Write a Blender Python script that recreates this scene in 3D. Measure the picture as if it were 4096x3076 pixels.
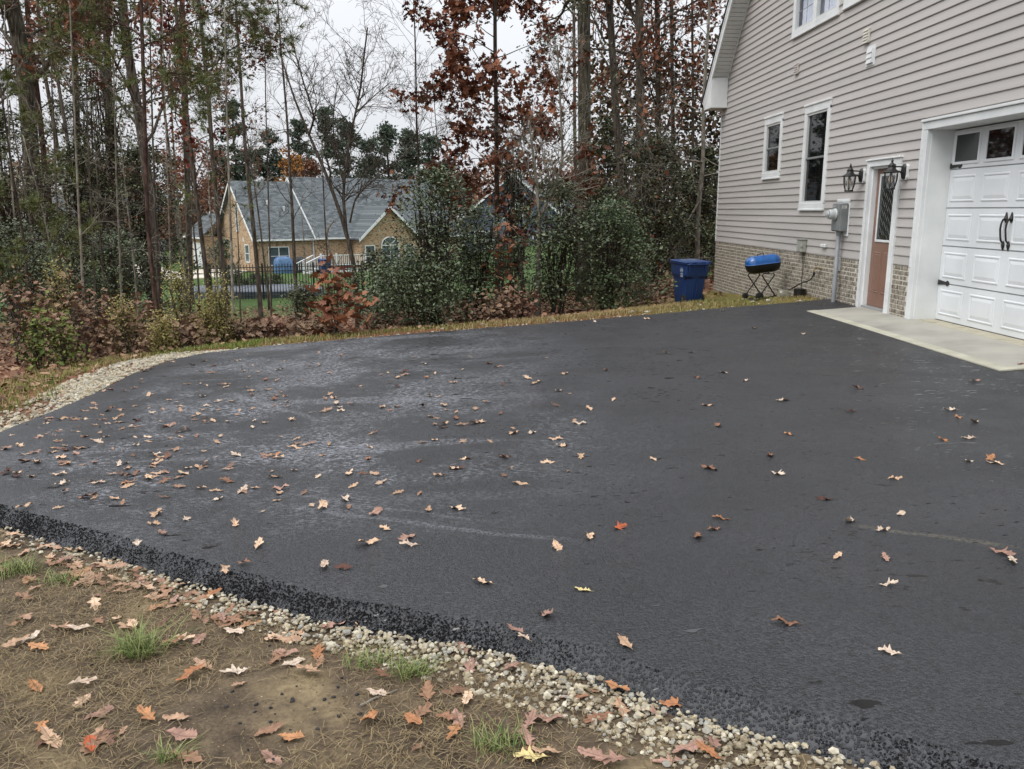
import bpy, math, random
import numpy as np
random.seed(7)
RS = np.random.default_rng(11)
for o in list(bpy.data.objects): bpy.data.objects.remove(o)
SC = bpy.context.scene
COL = SC.collection
rad = math.radians

# ------------------------------------------------------------------ camera
F = 3320.0; CXP, CYP = 2048.0, 1538.0
YAW, PITCH, CAMH = rad(2.2956), rad(11.873), 1.448
cam_d = bpy.data.cameras.new('camera'); cam = bpy.data.objects.new('camera', cam_d); COL.objects.link(cam)
cam_d.sensor_fit = 'HORIZONTAL'; cam_d.sensor_width = 36.0; cam_d.lens = 36.0*F/4096.0
cam_d.clip_start = 0.05; cam_d.clip_end = 3000
cam.location = (0, 0, CAMH); cam.rotation_euler = (rad(90)-PITCH, 0, -YAW)
SC.camera = cam

# ------------------------------------------------------------------ world, sun, exposure
W = bpy.data.worlds.new('World'); SC.world = W; W.use_nodes = True
nt = W.node_tree; nt.nodes.clear()
out = nt.nodes.new('ShaderNodeOutputWorld'); bg = nt.nodes.new('ShaderNodeBackground')
sky = nt.nodes.new('ShaderNodeTexSky'); sky.sky_type = 'NISHITA'; sky.sun_disc = False
SUN_EL, SUN_AZ = rad(52), rad(-125)
sky.sun_elevation = SUN_EL; sky.sun_rotation = SUN_AZ; sky.dust_density = 4.0; sky.air_density = 1.0
hs = nt.nodes.new('ShaderNodeHueSaturation'); hs.inputs['Saturation'].default_value = 0.25
nt.links.new(sky.outputs[0], hs.inputs['Color'])
tc = nt.nodes.new('ShaderNodeTexCoord'); sp = nt.nodes.new('ShaderNodeSeparateXYZ'); nt.links.new(tc.outputs['Generated'], sp.inputs[0])
mr = nt.nodes.new('ShaderNodeMapRange'); mr.inputs[1].default_value = 0.0; mr.inputs[2].default_value = 1.0
mr.inputs[3].default_value = 6.9; mr.inputs[4].default_value = 21.0      # overcast sky: zenith brighter than horizon
pw = nt.nodes.new('ShaderNodeMath'); pw.operation = 'POWER'; pw.inputs[1].default_value = 1.5; pw.use_clamp = True
mx0 = nt.nodes.new('ShaderNodeMath'); mx0.operation = 'MAXIMUM'; mx0.inputs[1].default_value = 0.0
nt.links.new(sp.outputs['Z'], mx0.inputs[0]); nt.links.new(mx0.outputs[0], pw.inputs[0]); nt.links.new(pw.outputs[0], mr.inputs[0])
nz = nt.nodes.new('ShaderNodeTexNoise'); nz.inputs['Scale'].default_value = 1.6; nz.inputs['Detail'].default_value = 4
nt.links.new(tc.outputs['Generated'], nz.inputs['Vector'])
nr = nt.nodes.new('ShaderNodeMapRange'); nr.inputs[1].default_value = 0.3; nr.inputs[2].default_value = 0.7; nr.inputs[3].default_value = 0.93; nr.inputs[4].default_value = 1.07
nt.links.new(nz.outputs['Fac'], nr.inputs[0])
mm = nt.nodes.new('ShaderNodeMath'); mm.operation = 'MULTIPLY'; nt.links.new(mr.outputs[0], mm.inputs[0]); nt.links.new(nr.outputs[0], mm.inputs[1])
cb = nt.nodes.new('ShaderNodeVectorMath'); cb.operation = 'SCALE'; cb.inputs[0].default_value = (0.93, 0.955, 1.0)
nt.links.new(mm.outputs[0], cb.inputs['Scale'])
mx = nt.nodes.new('ShaderNodeMix'); mx.data_type = 'RGBA'; mx.inputs[0].default_value = 0.88
nt.links.new(hs.outputs[0], mx.inputs[6]); nt.links.new(cb.outputs[0], mx.inputs[7])
nt.links.new(mx.outputs[2], bg.inputs[0]); bg.inputs[1].default_value = 0.1
nt.links.new(bg.outputs[0], out.inputs[0])
sl = bpy.data.lights.new('sun', 'SUN'); sl.energy = 1.2; sl.angle = rad(35); sl.color = (1.0, 0.97, 0.93)
so = bpy.data.objects.new('sun', sl); COL.objects.link(so); so.rotation_euler = (rad(38), 0, rad(-55))
so.location = (-20, -20, 30)
VS = SC.view_settings; VS.view_transform = 'Standard'; VS.look = 'None'; VS.gamma = 1.0; VS.exposure = 0.38; VS.use_curve_mapping = False
SC.cycles.max_bounces = 6; SC.cycles.diffuse_bounces = 3; SC.cycles.glossy_bounces = 3; SC.cycles.transmission_bounces = 4

# ------------------------------------------------------------------ projection helpers (photo pixel -> place)
cyw, syw, cpt, spt = math.cos(YAW), math.sin(YAW), math.cos(PITCH), math.sin(PITCH)
FW = np.array([syw*cpt, cyw*cpt, -spt]); RT = np.array([cyw, -syw, 0.0]); UP = np.cross(RT, FW)
CAM = np.array([0, 0, CAMH])
def ray(px, py): return RT*(px-CXP)/F - UP*(py-CYP)/F + FW
def at(px, py, D):
    d = ray(px, py); return CAM + d*(D/d[1])
def sstep(a, b, x):
    t = np.clip((x-a)/(b-a), 0, 1); return t*t*(3-2*t)

# asphalt outline (x, y)
AP = np.array([(7.5,14.1),(5.3,13.72),(4.06,13.53),(1.92,13.03),(-1.18,12.36),(-3.1,11.85),(-3.85,11.45),(-4.15,10.9),(-4.22,9.84),(-4.12,8.6),
               (-4.16,7.3),(-4.15,6.4),(-3.95,5.6),(-3.55,5.25),(-2.81,4.70),(-2.22,4.32),(-1.63,3.92),(-1.17,3.61),(-.75,3.33),(-.26,3.11),(.02,2.99),(.18,2.87),(.39,2.76),(.68,2.53),(.9,2.37),(1.15,2.22),
               (2.2,1.5),(4.2,-0.6),(4.6,-4),(14,-4),(14,6.9),(7.5,6.9)])
def sdist(x, y, P=AP):
    """signed distance to the outline, positive inside"""
    x = np.asarray(x, float); y = np.asarray(y, float)
    d = np.full(x.shape, 1e9); ins = np.zeros(x.shape, bool)
    n = len(P)
    for i in range(n):
        a, b = P[i], P[(i+1) % n]; e = b-a
        t = np.clip(((x-a[0])*e[0]+(y-a[1])*e[1])/(e@e), 0, 1)
        d = np.minimum(d, np.hypot(x-a[0]-t*e[0], y-a[1]-t*e[1]))
        c = ((a[1] > y) != (b[1] > y)) & (x < (b[0]-a[0])*(y-a[1])/((b[1]-a[1])+1e-12)+a[0])
        ins ^= c
    return np.where(ins, d, -d)
_ph = RS.uniform(0, 6.28, (12, 2)); _fr = RS.normal(0, 1, (12, 2))
def wob(x, y, s):
    r = 0
    for i in range(12): r = r + np.sin((_fr[i,0]*x+_fr[i,1]*y)*s+_ph[i,0])
    return r/4.9
def zf(x, y):
    x = np.asarray(x, float); y = np.asarray(y, float)
    s = .025+.0022*(np.clip(y, 0, 14)-2)
    return np.where(x < 4.99, -.06-(4.99-x)*s, -.06*np.clip(5.85-x, 0, 1)/.86)
def zt(x, y):
    x = np.asarray(x, float); y = np.asarray(y, float)
    e = np.maximum(0, -sdist(x, y))
    z0 = zf(np.clip(x, -4.6, 5.85), np.clip(y, 0, 13.6))
    cap = np.interp(x/np.maximum(y, 6), [-.5, -.15, 0, .15, .3], [2.75, 2.7, 2.1, 1.2, .75])
    d = np.maximum(0, e-.5)*.105*sstep(3.5, 7.5, y)
    d = cap*(1-np.exp(-(d/cap)*1.25))
    near = sstep(13, 5, y)
    return z0 - .035 - .05*near - d + wob(x, y, 1.1)*.012 + wob(x, y, .35)*.03*sstep(.5, 6, e)
def ground_hit(px, py, fn=zt):
    d = ray(px, py); lo, hi = 1.0, 130.0
    for n in (260, 24, 24, 12):
        ts = np.linspace(lo, hi, n) if n != 260 else np.geomspace(1, 130, n); P = CAM+d*ts[:, None]
        below = P[:, 2] < fn(P[:, 0], P[:, 1]); i = int(np.argmax(below)) if below.any() else n-1
        lo, hi = ts[max(i-1, 0)], ts[i]
    return CAM+d*hi

# ------------------------------------------------------------------ materials
def lin(c):
    return tuple(((v/255.0)/12.92 if v/255.0 <= .04045 else ((v/255.0+.055)/1.055)**2.4) for v in c)
MATS = {}
def mat(name, cols, rough=.6, by='noise', scale=8, stretch=(1,1,1), detail=4, bump=0, bscale=None, bdetail=4, spec=.5, metal=0, contrast=(.3,.7), rvar=0, coat=0, trans=0):
    """cols: list of sRGB colours spread along a ramp driven by position noise ('noise') or by loose piece ('island') or by object ('object')"""
    if name in MATS: return MATS[name]
    m = bpy.data.materials.new(name); MATS[name] = m; m.use_nodes = True
    n = m.node_tree.nodes; l = m.node_tree.links; b = n['Principled BSDF']
    b.inputs['Roughness'].default_value = rough; b.inputs['Specular IOR Level'].default_value = spec; b.inputs['Metallic'].default_value = metal
    b.inputs['Coat Weight'].default_value = coat
    geo = n.new('ShaderNodeNewGeometry'); mp = n.new('ShaderNodeMapping'); mp.inputs['Scale'].default_value = stretch
    l.new(geo.outputs['Position'], mp.inputs['Vector'])
    if len(cols) == 1: b.inputs['Base Color'].default_value = (*lin(cols[0]), 1)
    else:
        cr = n.new('ShaderNodeValToRGB'); e = cr.color_ramp.elements
        k = len(cols)
        pos = [i/(k-1) for i in range(k)] if by != 'noise' else [contrast[0]+(contrast[1]-contrast[0])*i/(k-1) for i in range(k)]
        e[0].position = pos[0]; e[0].color = (*lin(cols[0]), 1); e[1].position = pos[-1]; e[1].color = (*lin(cols[-1]), 1)
        for i in range(1, k-1):
            q = e.new(pos[i]); q.color = (*lin(cols[i]), 1)
        if by == 'noise':
            t = n.new('ShaderNodeTexNoise'); t.inputs['Scale'].default_value = scale; t.inputs['Detail'].default_value = detail
            l.new(mp.outputs[0], t.inputs['Vector']); l.new(t.outputs['Fac'], cr.inputs[0])
        elif by == 'island': l.new(geo.outputs['Random Per Island'], cr.inputs[0])
        else:
            oi = n.new('ShaderNodeObjectInfo'); l.new(oi.outputs['Random'], cr.inputs[0])
        src = cr.outputs[0]
        if by != 'noise' and scale:
            t = n.new('ShaderNodeTexNoise'); t.inputs['Scale'].default_value = scale; t.inputs['Detail'].default_value = detail
            l.new(mp.outputs[0], t.inputs['Vector'])
            r2 = n.new('ShaderNodeMapRange'); r2.inputs[1].default_value = .3; r2.inputs[2].default_value = .7; r2.inputs[3].default_value = .72; r2.inputs[4].default_value = 1.2
            l.new(t.outputs['Fac'], r2.inputs[0])
            v = n.new('ShaderNodeVectorMath'); v.operation = 'SCALE'; l.new(src, v.inputs[0]); l.new(r2.outputs[0], v.inputs['Scale']); src = v.outputs[0]
        l.new(src, b.inputs['Base Color'])
    if bump:
        t = n.new('ShaderNodeTexNoise'); t.inputs['Scale'].default_value = bscale or scale; t.inputs['Detail'].default_value = bdetail
        l.new(mp.outputs[0], t.inputs['Vector'])
        bp = n.new('ShaderNodeBump'); bp.inputs['Strength'].default_value = 1.0; bp.inputs['Distance'].default_value = bump
        l.new(t.outputs['Fac'], bp.inputs['Height']); l.new(bp.outputs[0], b.inputs['Normal'])
    if rvar:
        t = n.new('ShaderNodeTexNoise'); t.inputs['Scale'].default_value = scale*.6
        l.new(mp.outputs[0], t.inputs['Vector'])
        r2 = n.new('ShaderNodeMapRange'); r2.inputs[3].default_value = max(0, rough-rvar); r2.inputs[4].default_value = min(1, rough+rvar)
        l.new(t.outputs['Fac'], r2.inputs[0]); l.new(r2.outputs[0], b.inputs['Roughness'])
    return m
def glass_mat(name, tint=(25,28,30), rough=.03, alpha=.35):
    m = bpy.data.materials.new(name); MATS[name] = m; m.use_nodes = True
    b = m.node_tree.nodes['Principled BSDF']; b.inputs['Base Color'].default_value = (*lin(tint), 1); b.inputs['Roughness'].default_value = rough
    b.inputs['Alpha'].default_value = alpha; b.inputs['Specular IOR Level'].default_value = .9
    return m

# ------------------------------------------------------------------ mesh builder
class MB:
    def __init__(s): s.V = []; s.F = {3: [], 4: []}; s.n = 0; s.P = []
    def add(s, V, Fc):
        V = np.asarray(V, float).reshape(-1, 3); Fc = np.asarray(Fc, np.int64)
        s.V.append(V); s.F[Fc.shape[1]].append(Fc+s.n); s.n += len(V); return s
    def poly(s, V, faces):
        V = np.asarray(V, float); s.V.append(V)
        for f in faces:
            f = [int(i)+s.n for i in f]
            if len(f) in (3, 4): s.F[len(f)].append(np.array([f]))
            else: s.P.append(f)
        s.n += len(V); return s
    def box(s, x0, x1, y0, y1, z0, z1):
        V = [(x, y, z) for x in (x0, x1) for y in (y0, y1) for z in (z0, z1)]
        return s.add(V, [(0,1,3,2),(4,6,7,5),(0,4,5,1),(2,3,7,6),(0,2,6,4),(1,5,7,3)])
    def bbox(s, x0, x1, y0, y1, z0, z1, b=.006):
        """box with chamfered edges"""
        c = np.array([(x0+x1)/2, (y0+y1)/2, (z0+z1)/2]); h = np.abs(np.array([x1-x0, y1-y0, z1-z0]))/2
        b = min(b, *(h*.45))
        V = []; idx = {}
        for sx in (-1, 1):
            for sy in (-1, 1):
                for sz in (-1, 1):
                    sg = np.array([sx, sy, sz])
                    for a in range(3):
                        v = sg*h.copy(); v = v-sg*b; v[a] = sg[a]*h[a]
                        idx[(sx, sy, sz, a)] = len(V); V.append(c+v)
        fs = []
        for a in range(3):
            o = [k for k in range(3) if k != a]
            for sgn in (-1, 1):
                q = []
                for (p, r) in ((-1,-1),(1,-1),(1,1),(-1,1)):
                    g = [0,0,0]; g[a] = sgn; g[o[0]] = p; g[o[1]] = r; q.append(idx[(*g, a)])
                fs.append(q)
        for a in range(3):       # edges
            o = [k for k in range(3) if k != a]
            for p in (-1, 1):
                for r in (-1, 1):
                    g0 = [0,0,0]; g0[o[0]] = p; g0[o[1]] = r; g1 = list(g0); g0[a] = -1; g1[a] = 1
                    fs.append([idx[(*g0, o[0])], idx[(*g1, o[0])], idx[(*g1, o[1])], idx[(*g0, o[1])]])
        for sx in (-1, 1):
            for sy in (-1, 1):
                for sz in (-1, 1): fs.append([idx[(sx,sy,sz,0)], idx[(sx,sy,sz,1)], idx[(sx,sy,sz,2)]])
        return s.poly(V, fs)
    def tube(s, P, R, k=6, cap=True):
        P = np.asarray(P, float); m = len(P); R = np.broadcast_to(np.asarray(R, float), (m,))
        T = np.gradient(P, axis=0); T /= np.linalg.norm(T, axis=1, keepdims=True)+1e-12
        ref = np.array([1., 0, 0]) if abs(T[:, 0]).mean() < .8 else np.array([0, 1., 0])
        A = np.cross(T, ref); A /= np.linalg.norm(A, axis=1, keepdims=True)+1e-12; B = np.cross(T, A)
        an = np.arange(k)*2*math.pi/k
        V = P[:, None]+R[:, None, None]*(A[:, None]*np.cos(an)[None, :, None]+B[:, None]*np.sin(an)[None, :, None])
        i = np.arange(m-1)[:, None]*k; j = np.arange(k)[None]; j2 = (j+1) % k
        Fc = np.stack([i+j, i+j2, i+k+j2, i+k+j], -1).reshape(-1, 4)
        s.add(V.reshape(-1, 3), Fc)
        if cap and k > 3:
            s.P.append([s.n-k+q for q in range(k)]); s.P.append([s.n-m*k+k-1-q for q in range(k)])
        return s
    def lathe(s, prof, c=(0,0,0), axis='z', k=24, cap=True):
        """prof: list of (r, h)"""
        pr = np.array(prof, float); m = len(pr); an = np.arange(k)*2*math.pi/k
        V = np.zeros((m, k, 3)); ca, sa = np.cos(an), np.sin(an)
        if axis == 'z': V[..., 0] = pr[:, :1]*ca; V[..., 1] = pr[:, :1]*sa; V[..., 2] = pr[:, 1:]
        elif axis == 'x': V[..., 1] = pr[:, :1]*ca; V[..., 2] = pr[:, :1]*sa; V[..., 0] = pr[:, 1:]
        else: V[..., 0] = pr[:, :1]*ca; V[..., 2] = pr[:, :1]*sa; V[..., 1] = pr[:, 1:]
        V += np.array(c)
        i = np.arange(m-1)[:, None]*k; j = np.arange(k)[None]; j2 = (j+1) % k
        s.add(V.reshape(-1, 3), np.stack([i+j, i+j2, i+k+j2, i+k+j], -1).reshape(-1, 4))
        if cap: s.P.append([s.n-k+q for q in range(k)]); s.P.append([s.n-m*k+k-1-q for q in range(k)])
        return s
    def loft(s, rings, cap=True, closed=True):
        m = len(rings); k = len(rings[0]); V = np.array(rings, float)
        i = np.arange(m-1)[:, None]*k; j = np.arange(k if closed else k-1)[None]; j2 = (j+1) % k
        s.add(V.reshape(-1, 3), np.stack([i+j, i+j2, i+k+j2, i+k+j], -1).reshape(-1, 4))
        if cap: s.P.append([s.n-k+q for q in range(k)]); s.P.append([s.n-m*k+k-1-q for q in range(k)])
        return s
    def mesh(s, name, m, smooth=False, off=None):
        V = np.concatenate(s.V) if s.V else np.zeros((0, 3))
        if off is not None: V = V-np.array(off)
        me = bpy.data.meshes.new(name); me.vertices.add(len(V)); me.vertices.foreach_set('co', V.astype(np.float32).ravel())
        li = []; tot = []
        for k in (3, 4):
            if s.F[k]:
                f = np.concatenate(s.F[k]); li.append(f.ravel()); tot.append(np.full(len(f), k))
        for p in s.P: li.append(np.array(p)); tot.append(np.array([len(p)]))
        li = np.concatenate(li); tot = np.concatenate(tot); st = np.concatenate([[0], np.cumsum(tot)[:-1]])
        me.loops.add(len(li)); me.loops.foreach_set('vertex_index', li.astype(np.int32))
        me.polygons.add(len(tot)); me.polygons.foreach_set('loop_start', st.astype(np.int32)); me.polygons.foreach_set('loop_total', tot.astype(np.int32))
        me.polygons.foreach_set('use_smooth', np.full(len(tot), smooth))
        me.update(calc_edges=True); me.materials.append(m)
        return me
    def build(s, name, m, parent=None, smooth=False, local=False, auto=None):
        off = None
        if parent is not None and not local:
            r = parent
            off = np.zeros(3)
            while r is not None: off = off+np.array(r.location); r = r.parent
        me = s.mesh(name, m, smooth, off)
        if auto:
            me.polygons.foreach_set('use_smooth', np.full(len(me.polygons), True)); me.set_sharp_from_angle(angle=rad(auto))
        o = bpy.data.objects.new(name, me); COL.objects.link(o); o.parent = parent
        return o
def inst(name, me, loc, parent=None, rot=(0,0,0), sc=None):
    o = bpy.data.objects.new(name, me); COL.objects.link(o); o.parent = parent; o.location = loc; o.rotation_euler = rot
    if sc: o.scale = sc
    return o
def empty(name, loc, rz=0):
    o = bpy.data.objects.new(name, None); COL.objects.link(o); o.location = loc; o.rotation_euler = (0, 0, rz); o.empty_display_size = .2; return o
def tag(o, label, cat, group=None, kind=None):
    o['label'] = label; o['category'] = cat
    if group: o['group'] = group
    if kind: o['kind'] = kind
    return o
def struct(o, label=None):
    o['kind'] = 'structure'
    if label: o['label'] = label
    return o

# ================================================================== GROUND
def ground_material():
    m = bpy.data.materials.new('ground_earth'); m.use_nodes = True; n = m.node_tree.nodes; l = m.node_tree.links; b = n['Principled BSDF']
    b.inputs['Roughness'].default_value = .9; b.inputs['Specular IOR Level'].default_value = .2
    g = n.new('ShaderNodeNewGeometry'); sep = n.new('ShaderNodeSeparateXYZ'); l.new(g.outputs['Position'], sep.inputs[0])
    def noise(sc, det=5):
        t = n.new('ShaderNodeTexNoise'); t.inputs['Scale'].default_value = sc; t.inputs['Detail'].default_value = det; l.new(g.outputs['Position'], t.inputs['Vector']); return t.outputs['Fac']
    def ramp(src, cols, a, bb):
        c = n.new('ShaderNodeValToRGB'); e = c.color_ramp.elements; e[0].position = a; e[0].color = (*lin(cols[0]), 1); e[1].position = bb; e[1].color = (*lin(cols[-1]), 1)
        for i in range(1, len(cols)-1): q = e.new(a+(bb-a)*i/(len(cols)-1)); q.color = (*lin(cols[i]), 1)
        l.new(src, c.inputs[0]); return c.outputs[0]
    def mapr(src, a, bb): 
        r = n.new('ShaderNodeMapRange'); r.interpolation_type = 'SMOOTHSTEP'; r.inputs[1].default_value = a; r.inputs[2].default_value = bb; l.new(src, r.inputs[0]); return r.outputs[0]
    def mix(f, a, bb):
        x = n.new('ShaderNodeMix'); x.data_type = 'RGBA'; l.new(f, x.inputs[0]); l.new(a, x.inputs[6]); l.new(bb, x.inputs[7]); return x.outputs[2]
    def math_(op, a, bv):
        x = n.new('ShaderNodeMath'); x.operation = op; l.new(a, x.inputs[0])
        if isinstance(bv, (int, float)): x.inputs[1].default_value = bv
        else: l.new(bv, x.inputs[1])
        return x.outputs[0]
    nmix = math_('ADD', math_('MULTIPLY', noise(9, 8), .6), math_('MULTIPLY', noise(85, 6), .4))
    soil = ramp(nmix, [(48,40,33),(84,72,58),(112,98,78)], .3, .7)
    sand = ramp(noise(30, 6), [(98,85,65),(136,120,92)], .3, .7)
    soil = mix(mapr(noise(2.3, 3), .54, .72), soil, sand)
    litter = ramp(noise(26, 6), [(48,30,22),(104,66,46),(146,104,78)], .3, .7)
    strip = ramp(noise(14, 5), [(84,84,44),(132,116,66)], .35, .65)
    lawn = ramp(noise(5, 6), [(50,72,34),(80,102,50)], .3, .7)
    # distance masks: y position (strip of grass, then woods, then neighbours' lawn)
    far1 = mapr(sep.outputs['Y'], 7, 9)
    wn = math_('MULTIPLY', noise(.35, 3), 10)
    lawnm = mapr(math_('ADD', sep.outputs['Y'], wn), 30.5, 34)
    side = math_('MULTIPLY', mapr(sep.outputs['X'], 2.0, 3.2), mapr(sep.outputs['Y'], 21.5, 20))
    c = mix(far1, soil, litter); c = mix(side, c, strip); c = mix(lawnm, c, lawn)
    l.new(c, b.inputs['Base Color'])
    bp = n.new('ShaderNodeBump'); bp.inputs['Distance'].default_value = .012; bp.inputs['Strength'].default_value = 1
    l.new(noise(45, 8), bp.inputs['Height']); l.new(bp.outputs[0], b.inputs['Normal'])
    return m
def axis(segs):
    r = [segs[0][0]]
    for a, b, st in segs: r += list(np.linspace(a, b, max(2, int(round((b-a)/st))+1))[1:])
    return np.array(r)
gx = axis([(-260,-60,20),(-60,-20,2),(-20,-5,.4),(-5,2.5,.1),(2.5,10,.3),(10,30,1),(30,100,6),(100,260,20)])
gy = axis([(-30,-2,2),(-2,1.2,.3),(1.2,6,.07),(6,15,.12),(15,30,.4),(30,80,2),(80,300,12)])
X, Y = np.meshgrid(gx, gy)
Z = zt(X, Y); sdg = sdist(X, Y)
Z = np.where(sdg > .12, zf(X, Y)-.22, Z)
hx = (X > 5.9) & (Y > 6.4); Z = np.where(hx, np.minimum(Z, -.3), Z)
nx = len(gx); i = np.arange(len(gy)-1)[:, None]*nx; j = np.arange(nx-1)[None]
Fc = np.stack([i+j, i+j+1, i+nx+j+1, i+nx+j], -1).reshape(-1, 4)
struct(MB().add(np.stack([X, Y, Z], -1).reshape(-1, 3), Fc).build('ground', ground_material(), smooth=True))

def asphalt_material():
    m = bpy.data.materials.new('fresh_asphalt'); m.use_nodes = True; n = m.node_tree.nodes; l = m.node_tree.links; b = n['Principled BSDF']
    g = n.new('ShaderNodeNewGeometry'); pos = g.outputs['Position']
    def noise(sc, det=3, st=None, rough=.5):
        t = n.new('ShaderNodeTexNoise'); t.inputs['Scale'].default_value = sc; t.inputs['Detail'].default_value = det; t.inputs['Roughness'].default_value = rough
        if st:
            mp = n.new('ShaderNodeMapping'); mp.inputs['Scale'].default_value = st; mp.inputs['Rotation'].default_value = (0,0,rad(12)); l.new(pos, mp.inputs[0]); l.new(mp.outputs[0], t.inputs['Vector'])
        else: l.new(pos, t.inputs['Vector'])
        return t.outputs['Fac']
    def mapr(src, a, bb, c=0., d=1., sm=True):
        r = n.new('ShaderNodeMapRange'); r.interpolation_type = 'SMOOTHSTEP' if sm else 'LINEAR'
        for k, v in enumerate((a, bb, c, d)): r.inputs[k+1].default_value = v
        l.new(src, r.inputs[0]); return r.outputs[0]
    def mt(op, a, bv):
        x = n.new('ShaderNodeMath'); x.operation = op
        if isinstance(a, (int, float)): x.inputs[0].default_value = a
        else: l.new(a, x.inputs[0])
        if isinstance(bv, (int, float)): x.inputs[1].default_value = bv
        else: l.new(bv, x.inputs[1])
        return x.outputs[0]
    def mixf(f, a, bb):
        x = n.new('ShaderNodeMix'); x.data_type = 'RGBA'
        l.new(f, x.inputs[0])
        for k, v in ((6, a), (7, bb)):
            if isinstance(v, tuple): x.inputs[k].default_value = (*v, 1)
            else: l.new(v, x.inputs[k])
        return x.outputs[2]
    # aggregate
    vo = n.new('ShaderNodeTexVoronoi'); vo.inputs['Scale'].default_value = 95; vo.inputs['Randomness'].default_value = 1; l.new(pos, vo.inputs['Vector'])
    stone = mapr(vo.outputs['Distance'], .1, .62, 1, 0)
    sc = n.new('ShaderNodeSeparateColor'); l.new(vo.outputs['Color'], sc.inputs[0])
    base = mixf(sc.outputs[0], (.003,.003,.004), (.022,.023,.027))
    base = mixf(mapr(noise(1.1, 5), .35, .7), base, mixf(sc.outputs[1], (.004,.004,.005), (.036,.037,.043)))
    # chalky dried film and painted sky sheen, strongest at far left and middle
    sx = n.new('ShaderNodeSeparateXYZ'); l.new(pos, sx.inputs[0])
    zone = mt('MULTIPLY', mapr(sx.outputs['X'], 1.8, -1.2), mt('MULTIPLY', mapr(sx.outputs['Y'], 3.6, 6), mapr(sx.outputs['X'], -4.2, -2.8)))
    film = mt('MULTIPLY', mapr(noise(.9, 8, None, .72), .42, .60), zone)
    film = mt('MULTIPLY', film, mapr(noise(26, 6, (1.0, 2.2, 1), .72), .50, .57))
    streak = mt('MULTIPLY', mapr(noise(1.6, 3, (.16, 1.5, 1)), .60, .66), mt('MULTIPLY', mapr(noise(40, 3), .42, .6), zone))
    film = mt('MAXIMUM', film, mt('MULTIPLY', streak, .45))
    base = mixf(mt('MULTIPLY', film, .85), base, (.30,.31,.34))
    # tyre scuffs: thin pale curved lines, and a dusting of sand at the right
    wv = mt('MULTIPLY', mt('SUBTRACT', noise(.9, 3), .5), .30)
    def scuff(x0, y0, x1, y1, w, amt, col, base):
        L = math.hypot(x1-x0, y1-y0); nx_, ny_ = -(y1-y0)/L, (x1-x0)/L
        d = mt('ADD', mt('ADD', mt('MULTIPLY', sx.outputs['X'], nx_), mt('MULTIPLY', sx.outputs['Y'], ny_)), -(nx_*x0+ny_*y0))
        d = mt('ABSOLUTE', mt('ADD', d, wv), 0)
        t = mt('ADD', mt('MULTIPLY', sx.outputs['X'], (x1-x0)/L/L), mt('ADD', mt('MULTIPLY', sx.outputs['Y'], (y1-y0)/L/L), -((x1-x0)*x0+(y1-y0)*y0)/L/L))
        m_ = mt('MULTIPLY', mapr(d, w, w*.3), mt('MULTIPLY', mapr(t, 0, .15), mapr(t, 1, .75)))
        m_ = mt('MULTIPLY', mt('MULTIPLY', m_, amt), mapr(noise(50, 4, None, .7), .42, .56)); return mixf(m_, base, col)
    base = scuff(-1.2, 4.72, .6, 3.85, .035, .38, (.20,.21,.23), base); base = scuff(-1.3, 4.95, .2, 4.2, .022, .3, (.20,.21,.23), base); base = scuff(-2.6, 8.4, -1.2, 6.6, .05, .4, (.22,.23,.25), base)
    base = scuff(-3.3, 8.0, -2.3, 7.2, .04, .4, (.22,.23,.25), base); base = scuff(1.9, 4.0, 2.6, 3.52, .035, .35, (.20,.17,.11), base)
    # sealcoat gloss + standing drops
    drops = mapr(noise(5.5, 3, (1.0, 2.6, 1), .45), .685, .70)
    small = mt('MULTIPLY', mapr(noise(15, 2, (1.0, 2.6, 1)), .655, .67), mapr(mt('ADD', noise(.6, 2), mt('MULTIPLY', sx.outputs['X'], .04)), .48, .58))
    wet = mt('MAXIMUM', drops, small)
    base = mixf(wet, base, (.006,.006,.007))
    l.new(base, b.inputs['Base Color'])
    ro = mapr(noise(2.0, 5), .3, .7, .38, .52)
    ro = mt('ADD', mt('SUBTRACT', ro, mt('MULTIPLY', wet, .38)), mt('MULTIPLY', film, .3))
    ro = mt('MAXIMUM', ro, .06)
    l.new(ro, b.inputs['Roughness']); b.inputs['Specular IOR Level'].default_value = .62
    h = mt('ADD', mt('MULTIPLY', stone, 1.0), mt('MULTIPLY', noise(260, 2), .5))
    h = mt('MULTIPLY', h, mt('SUBTRACT', 1.0, wet))
    bp = n.new('ShaderNodeBump'); bp.inputs['Strength'].default_value = 1; bp.inputs['Distance'].default_value = .0062
    l.new(h, bp.inputs['Height'])
    b2 = n.new('ShaderNodeBump'); b2.inputs['Strength'].default_value = 1; b2.inputs['Distance'].default_value = .012
    l.new(noise(3.5, 3), b2.inputs['Height']); l.new(b2.outputs[0], bp.inputs['Normal'])
    l.new(bp.outputs[0], b.inputs['Normal'])
    return m
MA = asphalt_material()
def eprof(S): return .098*np.clip((.12-S)/.13, 0, 1)**1.0+.008*sstep(.25, .10, S)
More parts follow.
